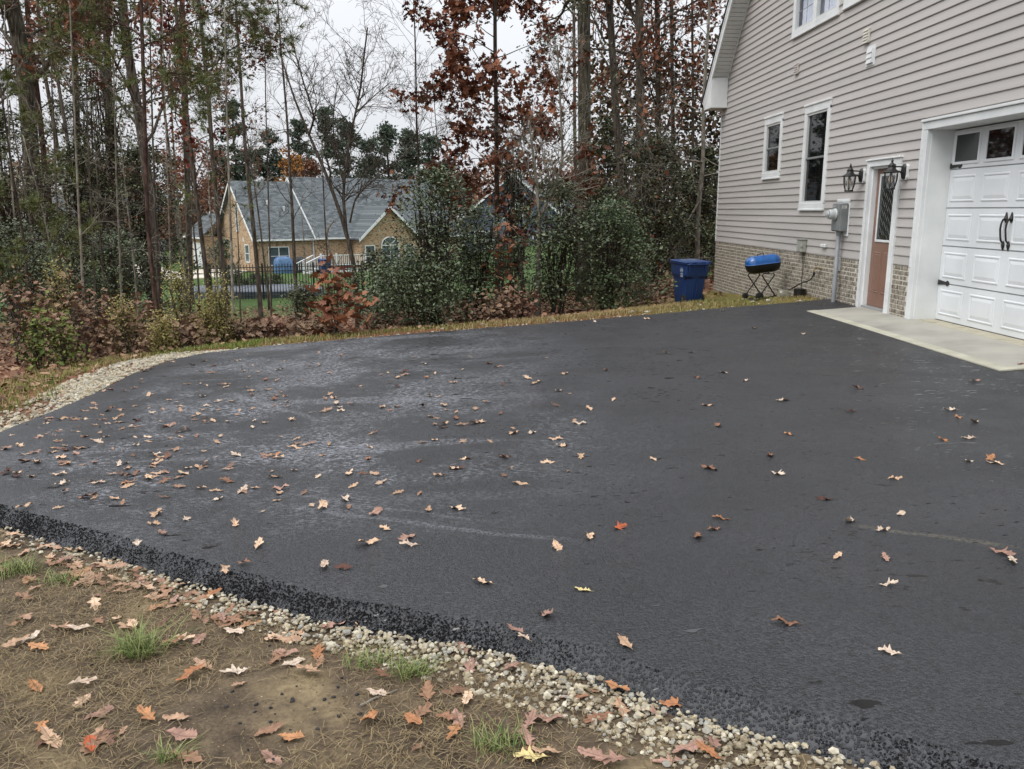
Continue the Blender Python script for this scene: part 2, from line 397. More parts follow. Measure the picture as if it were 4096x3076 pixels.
def build_asphalt():
    ax = axis([(-4.6,2.2,.022),(2.2,14.2,.12)]); ay = axis([(-4.3,1.2,.15),(1.2,5.4,.022),(5.4,14.4,.06)])
    X, Y = np.meshgrid(ax, ay); S = sdist(X, Y)+wob(X, Y, 3.5)*.022+wob(X, Y, 14)*.010
    prof = eprof(S)
    Z = zf(X, Y)-prof+wob(X, Y, 1.3)*.006+wob(X, Y, 26)*.004*sstep(.14, .02, S)
    nx = len(ax); i = np.arange(len(ay)-1)[:, None]*nx; j = np.arange(nx-1)[None]
    Fc = np.stack([i+j, i+j+1, i+nx+j+1, i+nx+j], -1).reshape(-1, 4)
    keep = (S.ravel()[Fc] > -.07).any(1)
    under = ((X.ravel()[Fc] > 5.95).all(1)) & ((Y.ravel()[Fc] > 7.4).all(1))
    Fc = Fc[keep & ~under]
    V = np.stack([X, Y, Z], -1).reshape(-1, 3); u, inv = np.unique(Fc, return_inverse=True)
    struct(MB().add(V[u], inv.reshape(-1, 4)).build('asphalt_driveway', MA, smooth=True))
build_asphalt()

# concrete apron in front of the doors
def concrete():
    root = struct(empty('concrete_apron', (5.4, 10, 0)))
    mc = mat('broom_concrete', [(136,133,125),(162,159,149),(174,171,160)], .85, scale=1.6, detail=10, contrast=(.25,.8), bump=.002, bscale=90, spec=.3)
    me = mat('smooth_concrete_edge', [(160,157,140),(184,181,164)], .8, scale=5, detail=8, bump=.001, bscale=60, spec=.3)
    zs = lambda x: -.06*(5.85-x)/.86+.004
    def slab(y0, y1, x0, x1, m, name, dz=0):
        b = MB(); n = 8
        for xa, xb in zip(np.linspace(x0, x1, n)[:-1], np.linspace(x0, x1, n)[1:]): pass
        b.poly([(x0,y0,zs(x0)+dz),(x1,y0,zs(x1)+dz),(x1,y1,zs(x1)+dz),(x0,y1,zs(x0)+dz),(x0,y0,-.2),(x1,y0,-.2),(x1,y1,-.2),(x0,y1,-.2)],
               [(0,1,2,3),(4,7,6,5),(0,4,5,1),(1,5,6,2),(2,6,7,3),(3,7,4,0)])
        b.build(name, m, root)
    slab(11.054, 12.42, 5.13, 5.87, mc, 'slab'); slab(7.75, 11.046, 5.13, 5.87, mc, 'slab')
    slab(11.054, 12.42, 4.99, 5.127, me, 'edge_band', .002); slab(7.62, 11.046, 4.99, 5.127, me, 'edge_band', .002)
    slab(7.62, 7.747, 5.13, 5.87, me, 'edge_band', .002)
    b = MB(); b.box(5.873, 6.4, 8.0, 10.96, -.2, .006)
    b.build('garage_threshold', mat('stained_concrete', [(146,140,120),(176,170,150),(162,156,138)], .8, scale=6, detail=8, spec=.3), root)
concrete()

# ================================================================== OUR HOUSE
HW = 5.85
M_SIDING = mat('vinyl_siding', [(170,166,162),(183,178,174)], .48, scale=1.2, detail=3, bump=.0006, bscale=55, stretch=(1,.25,3), spec=.35)
M_WHITE = mat('white_trim', [(205,208,208),(226,228,227)], .42, scale=2.5, detail=6, spec=.4)
M_BLACK = mat('black_metal', [(20,18,17),(36,32,30)], .45, scale=30, spec=.5)
M_GREY = mat('grey_enamel', [(112,116,116),(132,136,135)], .45, scale=6, spec=.5)
M_DARK = mat('dark_interior', [(16,16,17)], .9)
M_GLASS = glass_mat('window_glass', (14,16,18), .02, .55); M_GLASS2 = glass_mat('upstairs_glass', (200,205,215), .02, .12)
house = empty('siding_house', (HW, 12.5, 0)); tag(house, 'taupe vinyl sided house with brick base and white garage door', 'house')
EAVE_Y, EAVE_Z = 20.5, 4.06; APEX_Y = 13.4; PITCHK = 1.04
GAR = (8.20, 10.92, 2.46)       # opening y0,y1,top
DOOR = (11.66, 12.47, 2.07)
WINS = {  # outer trim y0,y1,z0,z1, side trim width, top/bottom trim
  'small': (16.30, 17.29, 2.06, 3.26), 'tall': (14.10, 15.18, 1.45, 3.25), 'upper': (14.06, 16.09, 4.53, 6.05), 'upper_next': (11.85, 13.88, 4.55, 6.05)}
def ylim(z):
    if z <= EAVE_Z: return 6.3, EAVE_Y
    return 6.3+(z-EAVE_Z)/PITCHK, EAVE_Y-(z-EAVE_Z)/PITCHK
EXP = .1275; z = .706; k = 0
while z < 11.2:
    zt_ = z+EXP
    lo, hi = ylim(min(zt_, 11.3)); lo2, hi2 = ylim(z)
    holes = []
    def hole(y0, y1, z0, z1):
        if z0 < z+EXP/2 < z1: holes.append((y0, y1))
    hole(GAR[0]-.12, GAR[1]+.12, -1, 2.53); hole(DOOR[0]-.085, DOOR[1]+.085, -1, 2.11)
    for w in WINS.values(): hole(w[0]+.06, w[1]-.06, w[2]+.066, w[3]-.066)
    segs = [(lo-.02, hi2)]
    for h in holes:
        ns = []
        for s in segs:
            if h[1] <= s[0] or h[0] >= s[1]: ns.append(s); continue
            if s[0] < h[0]: ns.append((s[0], h[0]))
            if h[1] < s[1]: ns.append((h[1], s[1]))
        segs = ns
    for (a, b_) in segs:
        if b_-a < .03: continue
        m = MB()
        prof = [(0.0, 0.013), (-.021, .0), (-.0225, .004), (-.022, .014), (-.013, .07), (-.006, EXP-.004), (0.0, EXP+.02), (.012, EXP+.02), (.012, .014)]
        tl = min(0, (hi-hi2)) if abs(b_-hi2) < 1e-6 else 0
        r0 = [(HW+px, a, z+pz) for px, pz in prof]; r1 = [(HW+px, b_+tl*max(0, min(1, pz/EXP)), z+pz) for px, pz in prof]
        m.loft([r0, r1]); m.build('siding_board', M_SIDING, house)
    z += EXP; k += 1
# sheathing behind siding
b = MB()
b.box(HW+.016, HW+.1, EAVE_Y-3.2, EAVE_Y-.02, .68, 4.0); b.box(HW+.016, HW+.1, 15.2, 16.29, .68, 4.0); b.box(HW+.016, HW+.1, 12.6, 14.08, .68, 4.0)
b.build('wall_sheathing', M_DARK, house)
b = MB(); b.box(HW+.9, HW+9, 6.35, 20.45, -1.2, 4.0)
b.poly([(HW+.9,6.35,4),(HW+.9,20.45,4),(HW+.9,13.4,10.9),(HW+9,6.35,4),(HW+9,20.45,4),(HW+9,13.4,10.9)], [(0,1,2),(3,5,4),(0,2,5,3),(1,4,5,2)])
b.build('house_core', M_DARK, house)
# end walls (north face next to the woods, south face behind the camera)
b = MB(); b.box(HW+.02, HW+9, 20.42, 20.485, -1.2, 4.05); b.build('rear_wall', M_SIDING, house)
b = MB(); b.box(HW+.02, HW+9, 6.30, 6.36, -.4, 4.05); b.build('front_wall', M_SIDING, house)
# corner post
MB().bbox(HW-.022, HW+.05, 20.46, 20.53, .70, 4.1, .004).build('corner_trim', M_WHITE, house)
# ---- rake: soffit, fascia, shingles
OV = .40
def rake(sgn):
    yl = (lambda z: EAVE_Y-(z-EAVE_Z)/PITCHK) if sgn > 0 else (lambda z: 6.3+(z-EAVE_Z)/PITCHK)
    za, zb = EAVE_Z-.05, EAVE_Z+(EAVE_Y-APEX_Y)*PITCHK
    pa, pb = np.array([yl(za), za]), np.array([yl(zb), zb]); L = np.linalg.norm(pb-pa); t = (pb-pa)/L; nrm = np.array([-t[1], t[0]])*(-1 if t[0] < 0 else 1)
    if nrm[1] < 0: nrm = -nrm
    def slab(name, x0, x1, s0, s1, n0, n1, m, par):
        q = [pa+t*s0+nrm*n0, pa+t*s1+nrm*n0, pa+t*s1+nrm*n1, pa+t*s0+nrm*n1]
        V = [(x, c[0], c[1]) for x in (x0, x1) for c in q]
        return MB().poly(V, [(0,1,2,3),(7,6,5,4),(0,4,5,1),(1,5,6,2),(2,6,7,3),(3,7,4,0)]).build(name, m, par)
    roof = slab('roof', HW-OV-.03, HW+9.2, -.35, L+.2, .17, .215, mat('dark_shingles', [(30,30,32),(52,52,54)], .85, scale=25, bump=.004), house)
    fa = slab('fascia', HW-OV-.005, HW-OV+.025, -.22, L, -.03, .165, M_WHITE, house)
    slab('fascia_lip', HW-OV-.012, HW-OV-.006, -.22, L, .10, .166, M_WHITE, fa)
    slab('frieze_trim', HW-.035, HW-.018, .0, L, -.035, .02, M_WHITE, house)
    sf = empty('soffit', (0, 0, 0)); sf.parent = house
    s = 0.05; ms = mat('soffit_vinyl', [(196,198,196),(214,216,213)], .5, scale=3)
    while s < L-.2:
        w = .10
        for (c0, c1, dn) in ((0, w-.012, 0), (w-.012, w, .010)):
            q = [pa+t*(s+c0)+nrm*dn, pa+t*(s+c1)+nrm*dn, pa+t*(s+c1)+nrm*.05, pa+t*(s+c0)+nrm*.05]
            if dn == 0:
                V = [(x, c[0], c[1]) for x in (HW-OV+.026, HW-.02) for c in q]
                off = np.array([HW, 12.5, 0])
                MB().poly(np.array(V)-off, [(0,1,2,3),(7,6,5,4),(0,4,5,1),(1,5,6,2),(2,6,7,3),(3,7,4,0)]).build('soffit_panel', ms, sf, local=True)
        s += w
    q = [pa+t*0+nrm*.03, pa+t*L+nrm*.03, pa+t*L+nrm*.045, pa+t*0+nrm*.045]
    V = [(x, c[0], c[1]) for x in (HW-OV+.03, HW) for c in q]
    MB().poly(V, [(0,1,2,3),(7,6,5,4),(0,4,5,1),(1,5,6,2),(2,6,7,3),(3,7,4,0)]).build('soffit_backing', M_GREY, house)
rake(1); rake(-1)
# eave return box + gutter line on the north eave
b = MB(); ex = HW-OV
b.poly([(ex,20.10,3.79),(HW-.02,20.10,3.79),(HW-.02,20.66,3.79),(ex,20.66,3.79),(ex,20.10,4.45),(HW-.02,20.10,4.45),(HW-.02,20.66,3.90),(ex,20.66,3.90)],
       [(0,3,2,1),(4,5,6,7),(0,1,5,4),(1,2,6,5),(2,3,7,6),(3,0,4,7)])
b.build('eave_return', M_WHITE, house)
MB().box(HW-.02, HW+9, 20.5, 20.85, 3.80, 3.86).build('eave_soffit', M_WHITE, house)
MB().box(HW-.02, HW+9, 20.85, 20.88, 3.78, 3.98).build('eave_fascia', M_WHITE, house)

# ---- brick base: brick by brick
M_MORTAR = mat('mortar', [(184,178,164),(206,200,186)], .95, scale=40, bump=.002)
M_BRICK = mat('tumbled_brick', [(80,74,67),(120,112,101),(150,142,130),(182,175,163)], .9, by='noise', scale=26, stretch=(1,1.3,.45), detail=4, contrast=(.32,.68), bump=.004, bscale=22, bdetail=6, spec=.2)
fnd = MB(); fnd.box(HW-.006, HW+.12, 12.57, 20.5, -1.1, .70); fnd.box(HW-.006, HW+.12, 11.03, 11.58, -.2, .70)
foundation = fnd.build('brick_foundation', M_MORTAR, house)
def brick_meshes():
    r = []
    for q in range(6):
        b = MB(); d = RS.uniform(-.0025, .0025, 6)
        b.bbox(-.012+d[0], .05, -.0955+d[1], .0955+d[2], -.0272+d[3]*.6, .0272+d[4]*.6, .006); r.append(b)
    return r
bms = brick_meshes(); bme = [b.mesh('brick', M_BRICK) for b in bms]
half = MB().bbox(-.011, .05, -.046, .046, -.0285, .0285, .005).mesh('brick', M_BRICK)
spots = []
row = 0; zc = .70-.034
zb_at = lambda y: float(zt(5.5, y))-.06 if y > 13 else -.05
while zc > -1.0:
    for (a, c) in ((12.575, 20.50), (11.065, 11.56)):
        y = c-.0965-.1*(row % 2)
        if row % 2: spots.append((c-.046, zc, 1))
        while y > a+.09:
            if zc+.03 > zb_at(y): spots.append((y, zc, 0))
            y -= .204
        if y > a+.02 and zc+.03 > zb_at(y): spots.append((max(y, a+.05), zc, 1))
    row += 1; zc -= .0677
spots = [s for s in spots if s[1]+.03 > zb_at(s[0])]
spots.sort(key=lambda s: s[0])
rest = MB()
for q, (y, zc, h) in enumerate(spots):
    if q < 300:
        o = inst('brick', half if h else bme[q % 6], (HW-HW-.0, y-12.5, zc), foundation)
        o.rotation_euler = (random.uniform(-.006, .006), 0, random.uniform(-.01, .01))
    else:
        hw_ = .046 if h else .0965; d = random.uniform(-.0025, .0025)
        rest.bbox(HW-.012+d, HW+.05, y-hw_+.001, y+hw_-.001, zc-.0272, zc+.0272, .006)
ro = rest.build('brick_courses', M_BRICK, foundation, local=False); ro['kind'] = 'stuff'
# siding starter / ledge strip over brick
MB().box(HW-.02, HW+.01, 12.56, 20.5, .696, .706).build('starter_strip', M_SIDING, house)

# ---- windows
def window(w, kind):
    y0, y1, z0, z1 = w
    root = empty('window', (HW, (y0+y1)/2, z0)); root.parent = house; root.location = (0, (y0+y1)/2-12.5, z0)
    def B(name, m, *a, bev=.004, par=None):
        return MB().bbox(*a, bev).build(name, m, par or root)
    tw = .095; tt = .12; xf = HW-.045
    B('head_trim', M_WHITE, xf, HW+.02, y0, y1, z1-tt-.03, z1)
    B('head_cap', M_WHITE, xf-.02, HW+.02, y0-.01, y1+.01, z1-.022, z1+.012)
    B('sill_trim', M_WHITE, xf, HW+.02, y0, y1, z0, z0+tt)
    B('sill_lip', M_WHITE, xf-.016, HW+.02, y0-.004, y1+.004, z0-.012, z0+.018)
    B('side_trim', M_WHITE, xf+.003, HW+.02, y0, y0+tw, z0+.1, z1-.1); B('side_trim', M_WHITE, xf+.003, HW+.02, y1-tw, y1, z0+.1, z1-.1)
    iy0, iy1, iz0, iz1 = y0+tw, y1-tw, z0+tt, z1-tt-.03
    units = [(iy0, iy1)] if kind != 'double' else [(iy0, (iy0+iy1)/2-.05), ((iy0+iy1)/2+.05, iy1)]
    if kind == 'double': B('mullion', M_WHITE, xf+.006, HW+.02, (iy0+iy1)/2-.06, (iy0+iy1)/2+.06, iz0-.01, iz1+.01)
    for (a, c) in units:
        fr = MB(); d = .035
        fr.box(HW-.03, HW+.03, a, a+d, iz0, iz1); fr.box(HW-.03, HW+.03, c-d, c, iz0, iz1); fr.box(HW-.029, HW+.03, a+d, c-d, iz1-d, iz1); fr.box(HW-.029, HW+.03, a+d, c-d, iz0, iz0+d)
        sash = fr.build('sash', mat('sash_vinyl', [(196,198,196)], .45), root)
        mid = (iz0+iz1)/2
        B('meeting_rail', mat('dark_sash_rail', [(120,122,122)], .5), HW-.02, HW+.03, a+d, c-d, mid-.018, mid+.018)
        for (p0, p1) in ((iz0+d, mid-.018), (mid+.018, iz1-d)):
            MB().box(HW+.008, HW+.011, a+d, c-d, p0, p1).build('pane', M_GLASS2 if kind == 'double' else M_GLASS, root)
            mu = MB(); mw = .006; yc = (a+c)/2
            mu.box(HW+.014, HW+.02, yc-mw, yc+mw, p0, p1); mu.box(HW+.0145, HW+.0195, a+d, c-d, (p0+p1)/2-mw, (p0+p1)/2+mw)
            mu.build('muntin', mat('muntin_grey', [(108,112,112)], .5), root)
        if kind == 'double':      # white curtains behind upstairs glass
            cu = MB(); ys = np.linspace(a+d+.12, c-d, 60); P0 = [(HW+.11+.02*math.sin(yy*70), yy, iz0) for yy in ys]; P1 = [(p[0], p[1], iz1) for p in P0]
            cu.loft([P0, P1], cap=False, closed=False); cu.build('curtain', mat('sheer_curtain', [(206,214,232),(230,234,244)], .8, scale=14), root)
            MB().box(HW+.2, HW+.22, a-.02, c+.02, iz0-.05, iz1).build('room_backing', mat('room_grey', [(120,128,140)], .9), root)
        else:
            bl = MB(); zz = iz0+.04
            while zz < iz1-.03:
                bl.box(HW+.06, HW+.078, a+.04, c-.04, zz, zz+.004); zz += .03
            bl.build('blind', mat('blind_slats', [(86,90,90)], .6), root)
            MB().box(HW+.1, HW+.12, a-.02, c+.02, iz0-.05, iz1+.05).build('room_backing', M_DARK, root)
window(WINS['small'], 'single'); window(WINS['tall'], 'single'); window(WINS['upper'], 'double'); window(WINS['upper_next'], 'double')

# ---- wall vents
def vent(y, z, w, h, n, m, flange):
    root = MB().bbox(HW-.05, HW-.012, y-w/2, y+w/2, z-h/2, z+h/2, .008).build('wall_vent', m, house)
    if flange: MB().bbox(HW-.03, HW-.01, y-w/2-.035, y+w/2+.035, z-h/2-.035, z+h/2+.035, .005).build('vent_flange', m, root)
    for q in range(n):
        zc = z-h/2+h*(q+.5)/n
        b = MB(); hh = h/n*.46
        b.poly([(HW-.052,y-w/2+.012,zc+hh),(HW-.052,y+w/2-.012,zc+hh),(HW-.064,y+w/2-.012,zc-hh),(HW-.064,y-w/2+.012,zc-hh),(HW-.05,y-w/2+.012,zc-hh),(HW-.05,y+w/2-.012,zc-hh)],
               [(0,1,2,3),(3,2,5,4),(0,3,4),(1,5,2)])
        b.build('louvre', m, root)
M_VENT = mat('vent_plastic', [(186,182,170),(206,202,190)], .5, scale=10)
vent(15.75, 3.965, .17, .20, 5, mat('vent_taupe', [(176,168,162)], .5), False)
vent(12.97, 3.99, .18, .21, 5, M_VENT, False)
vent(12.79, 3.68, .19, .22, 3, M_WHITE, True)
vent(13.36, .595, .10, .15, 4, M_WHITE, True)

# ---- entrance door
def entry():
    root = empty('entry_door', (0, 0, 0)); root.parent = house; root.location = (0, 12.06-12.5, 0)
    y0, y1, zt1 = DOOR
    def B(name, m, *a, bev=.004, par=None): return MB().bbox(*a, bev).build(name, m, par or root)
    for (a, c) in ((y1, y1+.095), (y0-.095, y0)):
        B('jamb_trim', M_WHITE, HW-.045, HW+.03, a, c, -.01, zt1+.0)
        B('trim_bead', M_WHITE, HW-.055, HW-.04, (a if a > 12 else c-.03), (a+.03 if a > 12 else c), -.01, zt1, par=None)
    B('head_trim', M_WHITE, HW-.047, HW+.03, y0-.095, y1+.095, zt1+.001, zt1+.085); B('head_cap', M_WHITE, HW-.07, HW+.03, y0-.11, y1+.11, zt1+.086, zt1+.108)
    B('jamb', M_WHITE, HW+.0, HW+.14, y1-.03, y1+.02, -.01, zt1); B('jamb', M_WHITE, HW+.0, HW+.14, y0-.02, y0+.03, -.01, zt1); B('jamb', M_WHITE, HW+.0, HW+.14, y0, y1, zt1-.03, zt1)
    B('threshold', mat('aluminium_sill', [(170,172,172)], .4, metal=.5), HW-.02, HW+.12, y0+.03, y1-.03, -.01, .032)
    mb = mat('brown_door_paint', [(124,94,80),(134,104,89)], .42, scale=3, spec=.4)
    dy0, dy1 = y0+.032, y1-.032; xd = HW+.07
    leaf = B('door_leaf', mb, xd, xd+.045, dy0, dy1, .036, zt1-.032)
    # raised lower panels
    for (a, c) in ((dy0+.10, (dy0+dy1)/2-.045), ((dy0+dy1)/2+.045, dy1-.10)):
        g = MB()
        for (x, i) in ((xd+.0005, 0), ): pass
        def fr(i0, i1, x0, x1, nm):
            q = MB(); za, zb = .24, .84
            r0 = [(x0,a+i0,za+i0),(x0,c-i0,za+i0),(x0,c-i0,zb-i0),(x0,a+i0,zb-i0)]; r1 = [(x1,a+i1,za+i1),(x1,c-i1,za+i1),(x1,c-i1,zb-i1),(x1,a+i1,zb-i1)]
            return r0, r1
        g.loft([fr(0,0,xd-.001,0,'')[0], fr(.012,0,xd-.010,0,'')[0], fr(.022,0,xd-.002,0,'')[0], fr(.045,0,xd-.008,0,'')[0]]); g.build('door_panel', mb, leaf)
    # lite
    ly0, ly1, lz0, lz1 = dy0+.11, dy1-.11, .985, 1.965
    for args in ((ly0, ly0+.035, lz0, lz1), (ly1-.035, ly1, lz0, lz1)): B('lite_frame', M_WHITE, xd-.016, xd+.002, *args, par=leaf)
    for args in ((ly0+.036, ly1-.036, lz0, lz0+.035), (ly0+.036, ly1-.036, lz1-.035, lz1)): B('lite_frame', M_WHITE, xd-.015, xd+.002, *args, par=leaf)
    MB().box(xd-.006, xd-.003, ly0+.03, ly1-.03, lz0+.03, lz1-.03).build('lite_pane', glass_mat('door_glass', (30,36,32), .08, .9), leaf)
    b = MB()
    ga, gc, gz0, gz1 = ly0+.04, ly1-.04, lz0+.04, lz1-.04
    def seg(p, q):
        b.tube([(xd-.0075, *p), (xd-.0075, *q)], .0028, 4)
    cw = (gc-ga-.12)/3; ch = .135
    for i in range(3):
        for j in range(7):
            yc = ga+.06+cw*(i+.5); zc = gz0+.06+ch*j+(ch/2 if i % 2 else 0)
            if zc+ch/2 > gz1-.02: continue
            seg((yc, zc-ch*.5), (yc+cw*.5, zc)); seg((yc+cw*.5, zc), (yc, zc+ch*.5)); seg((yc, zc+ch*.5), (yc-cw*.5, zc)); seg((yc-cw*.5, zc), (yc, zc-ch*.5))
    seg((ga+.055, gz0), (ga+.055, gz1)); seg((gc-.055, gz0), (gc-.055, gz1))
    b.build('leaded_lattice', mat('lead_came', [(96,100,98)], .5), leaf)
    k = MB(); k.lathe([(.0,-.07),(.026,-.068),(.03,-.05),(.014,-.035),(.012,-.005),(.032,-.004),(.032,0)][::-1], (xd, dy0+.06, .95), 'x', 14); k.build('door_knob', mat('brushed_nickel', [(150,148,140)], .3, metal=1), leaf)
entry()

# ---- garage door
def garage():
    root = empty('garage_door', (0, 0, 0)); root.parent = house; root.location = (0, 9.56-12.5, 0)
    y0, y1, zt1 = GAR
    def B(name, m, *a, bev=.005, par=None): return MB().bbox(*a, bev).build(name, m, par or root)
    for (a, c) in ((y1, y1+.13), (y0-.13, y0)):
        B('side_trim', M_WHITE, HW-.05, HW+.02, a, c, 0.0, zt1)
    B('trim_bead', M_WHITE, HW-.058, HW-.045, y1+.1, y1+.132, .69, zt1+.12); 
    B('head_trim', M_WHITE, HW-.052, HW+.02, y0-.13, y1+.13, zt1+.001, zt1+.10); B('head_cap', M_WHITE, HW-.075, HW+.02, y0-.145, y1+.145, zt1+.101, zt1+.135)
    B('jamb', M_WHITE, HW+.005, HW+.36, y1-.004, y1+.05, 0, zt1+.03); B('jamb', M_WHITE, HW+.005, HW+.36, y0-.05, y0+.004, 0, zt1+.03); B('jamb', M_WHITE, HW+.005, HW+.36, y0+.005, y1-.005, zt1, zt1+.05)
    xd = HW+.30; SH = (zt1-.02)/5; ny = 4; pitch = (y1-y0-.012)/ny
    md = mat('garage_steel', [(206,209,211),(220,223,225)], .45, scale=1.5, bump=.0007, bscale=70, spec=.4)
    for s in range(5):
        za = .012+s*SH; zb = za+SH-.006
        sec = B('door_section', md, xd, xd+.05, y0+.006, y1-.006, za, zb, bev=.006)
        for q in range(ny):
            a = y0+.006+pitch*q+.085; c = a+pitch-.17
            if s < 4:
                pz0, pz1 = za+.085, zb-.085; g = MB()
                R_ = lambda i, x: [(x,a+i,pz0+i),(x,c-i,pz0+i),(x,c-i,pz1-i),(x,a+i,pz1-i)]
                g.loft([R_(-.012, xd-.001), R_(0, xd-.012), R_(.012, xd-.011), R_(.018, xd-.002), R_(.062, xd-.012)]); g.build('raised_panel', md, sec)
            else:
                pz0, pz1 = za+.085, zb-.06; g = MB()
                R_ = lambda i, x: [(x,a+i,pz0+i),(x,c-i,pz0+i),(x,c-i,pz1-i),(x,a+i,pz1-i)]
                g.loft([R_(-.035, xd-.001), R_(-.03, xd-.014), R_(-.004, xd-.016), R_(.004, xd-.004)], cap=False); g.build('window_frame', md, sec)
                MB().box(xd-.003, xd-.001, a-.005, c+.005, pz0-.005, pz1+.005).build('pane', mat('garage_pane', [(12,12,13)], .03, spec=.8), sec)
        if s < 4: MB().box(xd-.002, xd+.02, y0+.01, y1-.01, zb+.0005, zb+.0055).build('section_joint', M_GREY, root)
    # strap hinges and handles
    def strap(z, yy):
        b = MB(); n = 7
        P = [(0,.034),(.18,.018),(.19,.018),(.2,.032),(.215,.036),(.235,.028),(.262,0)]
        up = [(xd-.014, yy-p[0], z+p[1]) for p in P]; dn = [(xd-.014, yy-p[0], z-p[1]) for p in P[::-1][1:]]
        r0 = up+dn; r1 = [(xd-.003, v[1], v[2]) for v in r0]
        b.loft([r0, r1]); b.build('strap_hinge', M_BLACK, root)
    strap(.505, y1-.015); strap(2.005, y1-.015)
    for yy in (9.56+.05, 9.56-.05):
        b = MB(); zc = 1.20
        P = [(xd-.01, yy, zc+.15),(xd-.045, yy, zc+.14),(xd-.06, yy+.004, zc+.09),(xd-.062, yy+.008, zc+.03),(xd-.058, yy, zc-.04),(xd-.05, yy-.006, zc-.10),(xd-.02, yy-.006, zc-.135),(xd-.01, yy-.006, zc-.15)]
        b.tube(P, [.010,.011,.011,.011,.011,.011,.010,.010], 8)
        for (zz, d) in ((zc+.15, 1), (zc-.15, -1)):
            b.lathe([(.004,-.05),(.020,-.02),(.026,0),(.016,.03),(.005,.075)] if d > 0 else [(.005,-.065),(.016,-.03),(.022,0),(.014,.02),(.004,.045)], (xd-.012, yy, zz), 'z', 10)
        b.build('door_handle', M_BLACK, root)
    MB().box(xd+.002, xd+.04, y0+.01, y1-.01, .004, .012).build('bottom_seal', M_DARK, root)
    MB().box(xd+.06, xd+.1, y0-.05, y1+.05, 0, zt1+.05).build('door_backing', M_DARK, root)
garage()

# ---- things fixed to the wall
def lantern(y, label):
    z = 1.965; root = empty('wall_lantern', (HW, y, z)); tag(root, label, 'wall lamp', 'black lanterns beside the entry door')
    b = MB(); k = 8
    R_ = lambda x, s: [(x, y+s*dy, z+dz) for dy, dz in ((-.045,.095),(.045,.095),(.066,.065),(.066,-.085),(.045,-.115),(-.045,-.115),(-.066,-.085),(-.066,.065))]
    b.loft([R_(HW-.045, .96), R_(HW-.038, 1), R_(HW-.014, 1)]); b.build('mounting_block', M_WHITE, root)
    b = MB(); R2 = lambda x, s: [(x, y+s*dy, z+s*dz) for dy, dz in ((-.02,.10),(.02,.10),(.046,.06),(.05,-.03),(.03,-.11),(-.03,-.11),(-.05,-.03),(-.046,.06))]
    b.loft([R2(HW-.085, .45), R2(HW-.07, .85), R2(HW-.046, 1)]); b.build('backplate', M_BLACK, root)
    cx = HW-.225
    b = MB(); b.tube([(HW-.06,y,z+.055),(HW-.13,y,z+.06),(cx,y,z+.058)], .010, 8); b.tube([(HW-.06,y,z-.06),(HW-.10,y,z-.01),(HW-.12,y,z+.0),(HW-.15,y,z+.01)], [.012,.010,.008,.004], 8); b.build('arm', M_BLACK, root)
    b = MB(); zz = z
    b.lathe([(.105,-.022),(.108,-.012),(.104,-.006),(.085,.004),(.062,.020),(.046,.045),(.044,.06),(.052,.064),(.052,.072),(.040,.078),(.034,.095),(.016,.112),(.009,.118),(.015,.126),(.018,.136),(.010,.150),(.004,.172),(.001,.178)], (cx, y, zz), 'z', 24)
    b.build('cap', M_BLACK, root, auto=35)
    cage = MB(); rt, rb, ht, hb = .093, .058, -.022, -.222
    rr = lambda h: rb+(rt-rb)*((h-hb)/(ht-hb))**.6
    hs_ = np.linspace(ht, hb, 7)
    for q in range(6):
        a = q*math.pi/3
        cage.tube([(cx+rr(h)*math.cos(a), y+rr(h)*math.sin(a), zz+h) for h in hs_], .006, 5)
        for sgn in (1, -1):
            cage.tube([(cx+rr(h)*math.cos(a+sgn*(ht-h)/(ht-hb)*math.pi/3*1.0), y+rr(h)*math.sin(a+sgn*(ht-h)/(ht-hb)*math.pi/3), zz+h) for h in hs_], .0028, 4)
    cage.lathe([(.062,-.245),(.066,-.236),(.062,-.222),(.05,-.218)], (cx, y, zz), 'z', 18); cage.build('cage', M_BLACK, root)
    MB().lathe([(rr(h)-.006, h) for h in hs_[::-1]], (cx, y, zz), 'z', 18, cap=False).build('glass', glass_mat('lantern_glass', (200,205,205), .05, .18), root, smooth=True)
    MB().lathe([(.004,-.16),(.024,-.13),(.03,-.1),(.02,-.06),(.014,-.03)], (cx, y, zz), 'z', 14).build('bulb', mat('bulb_glass', [(206,186,160)], .2), root, smooth=True)
lantern(12.72, 'black caged wall lantern between meter box and brown entry door'); lantern(11.43, 'black caged wall lantern between brown entry door and garage door')
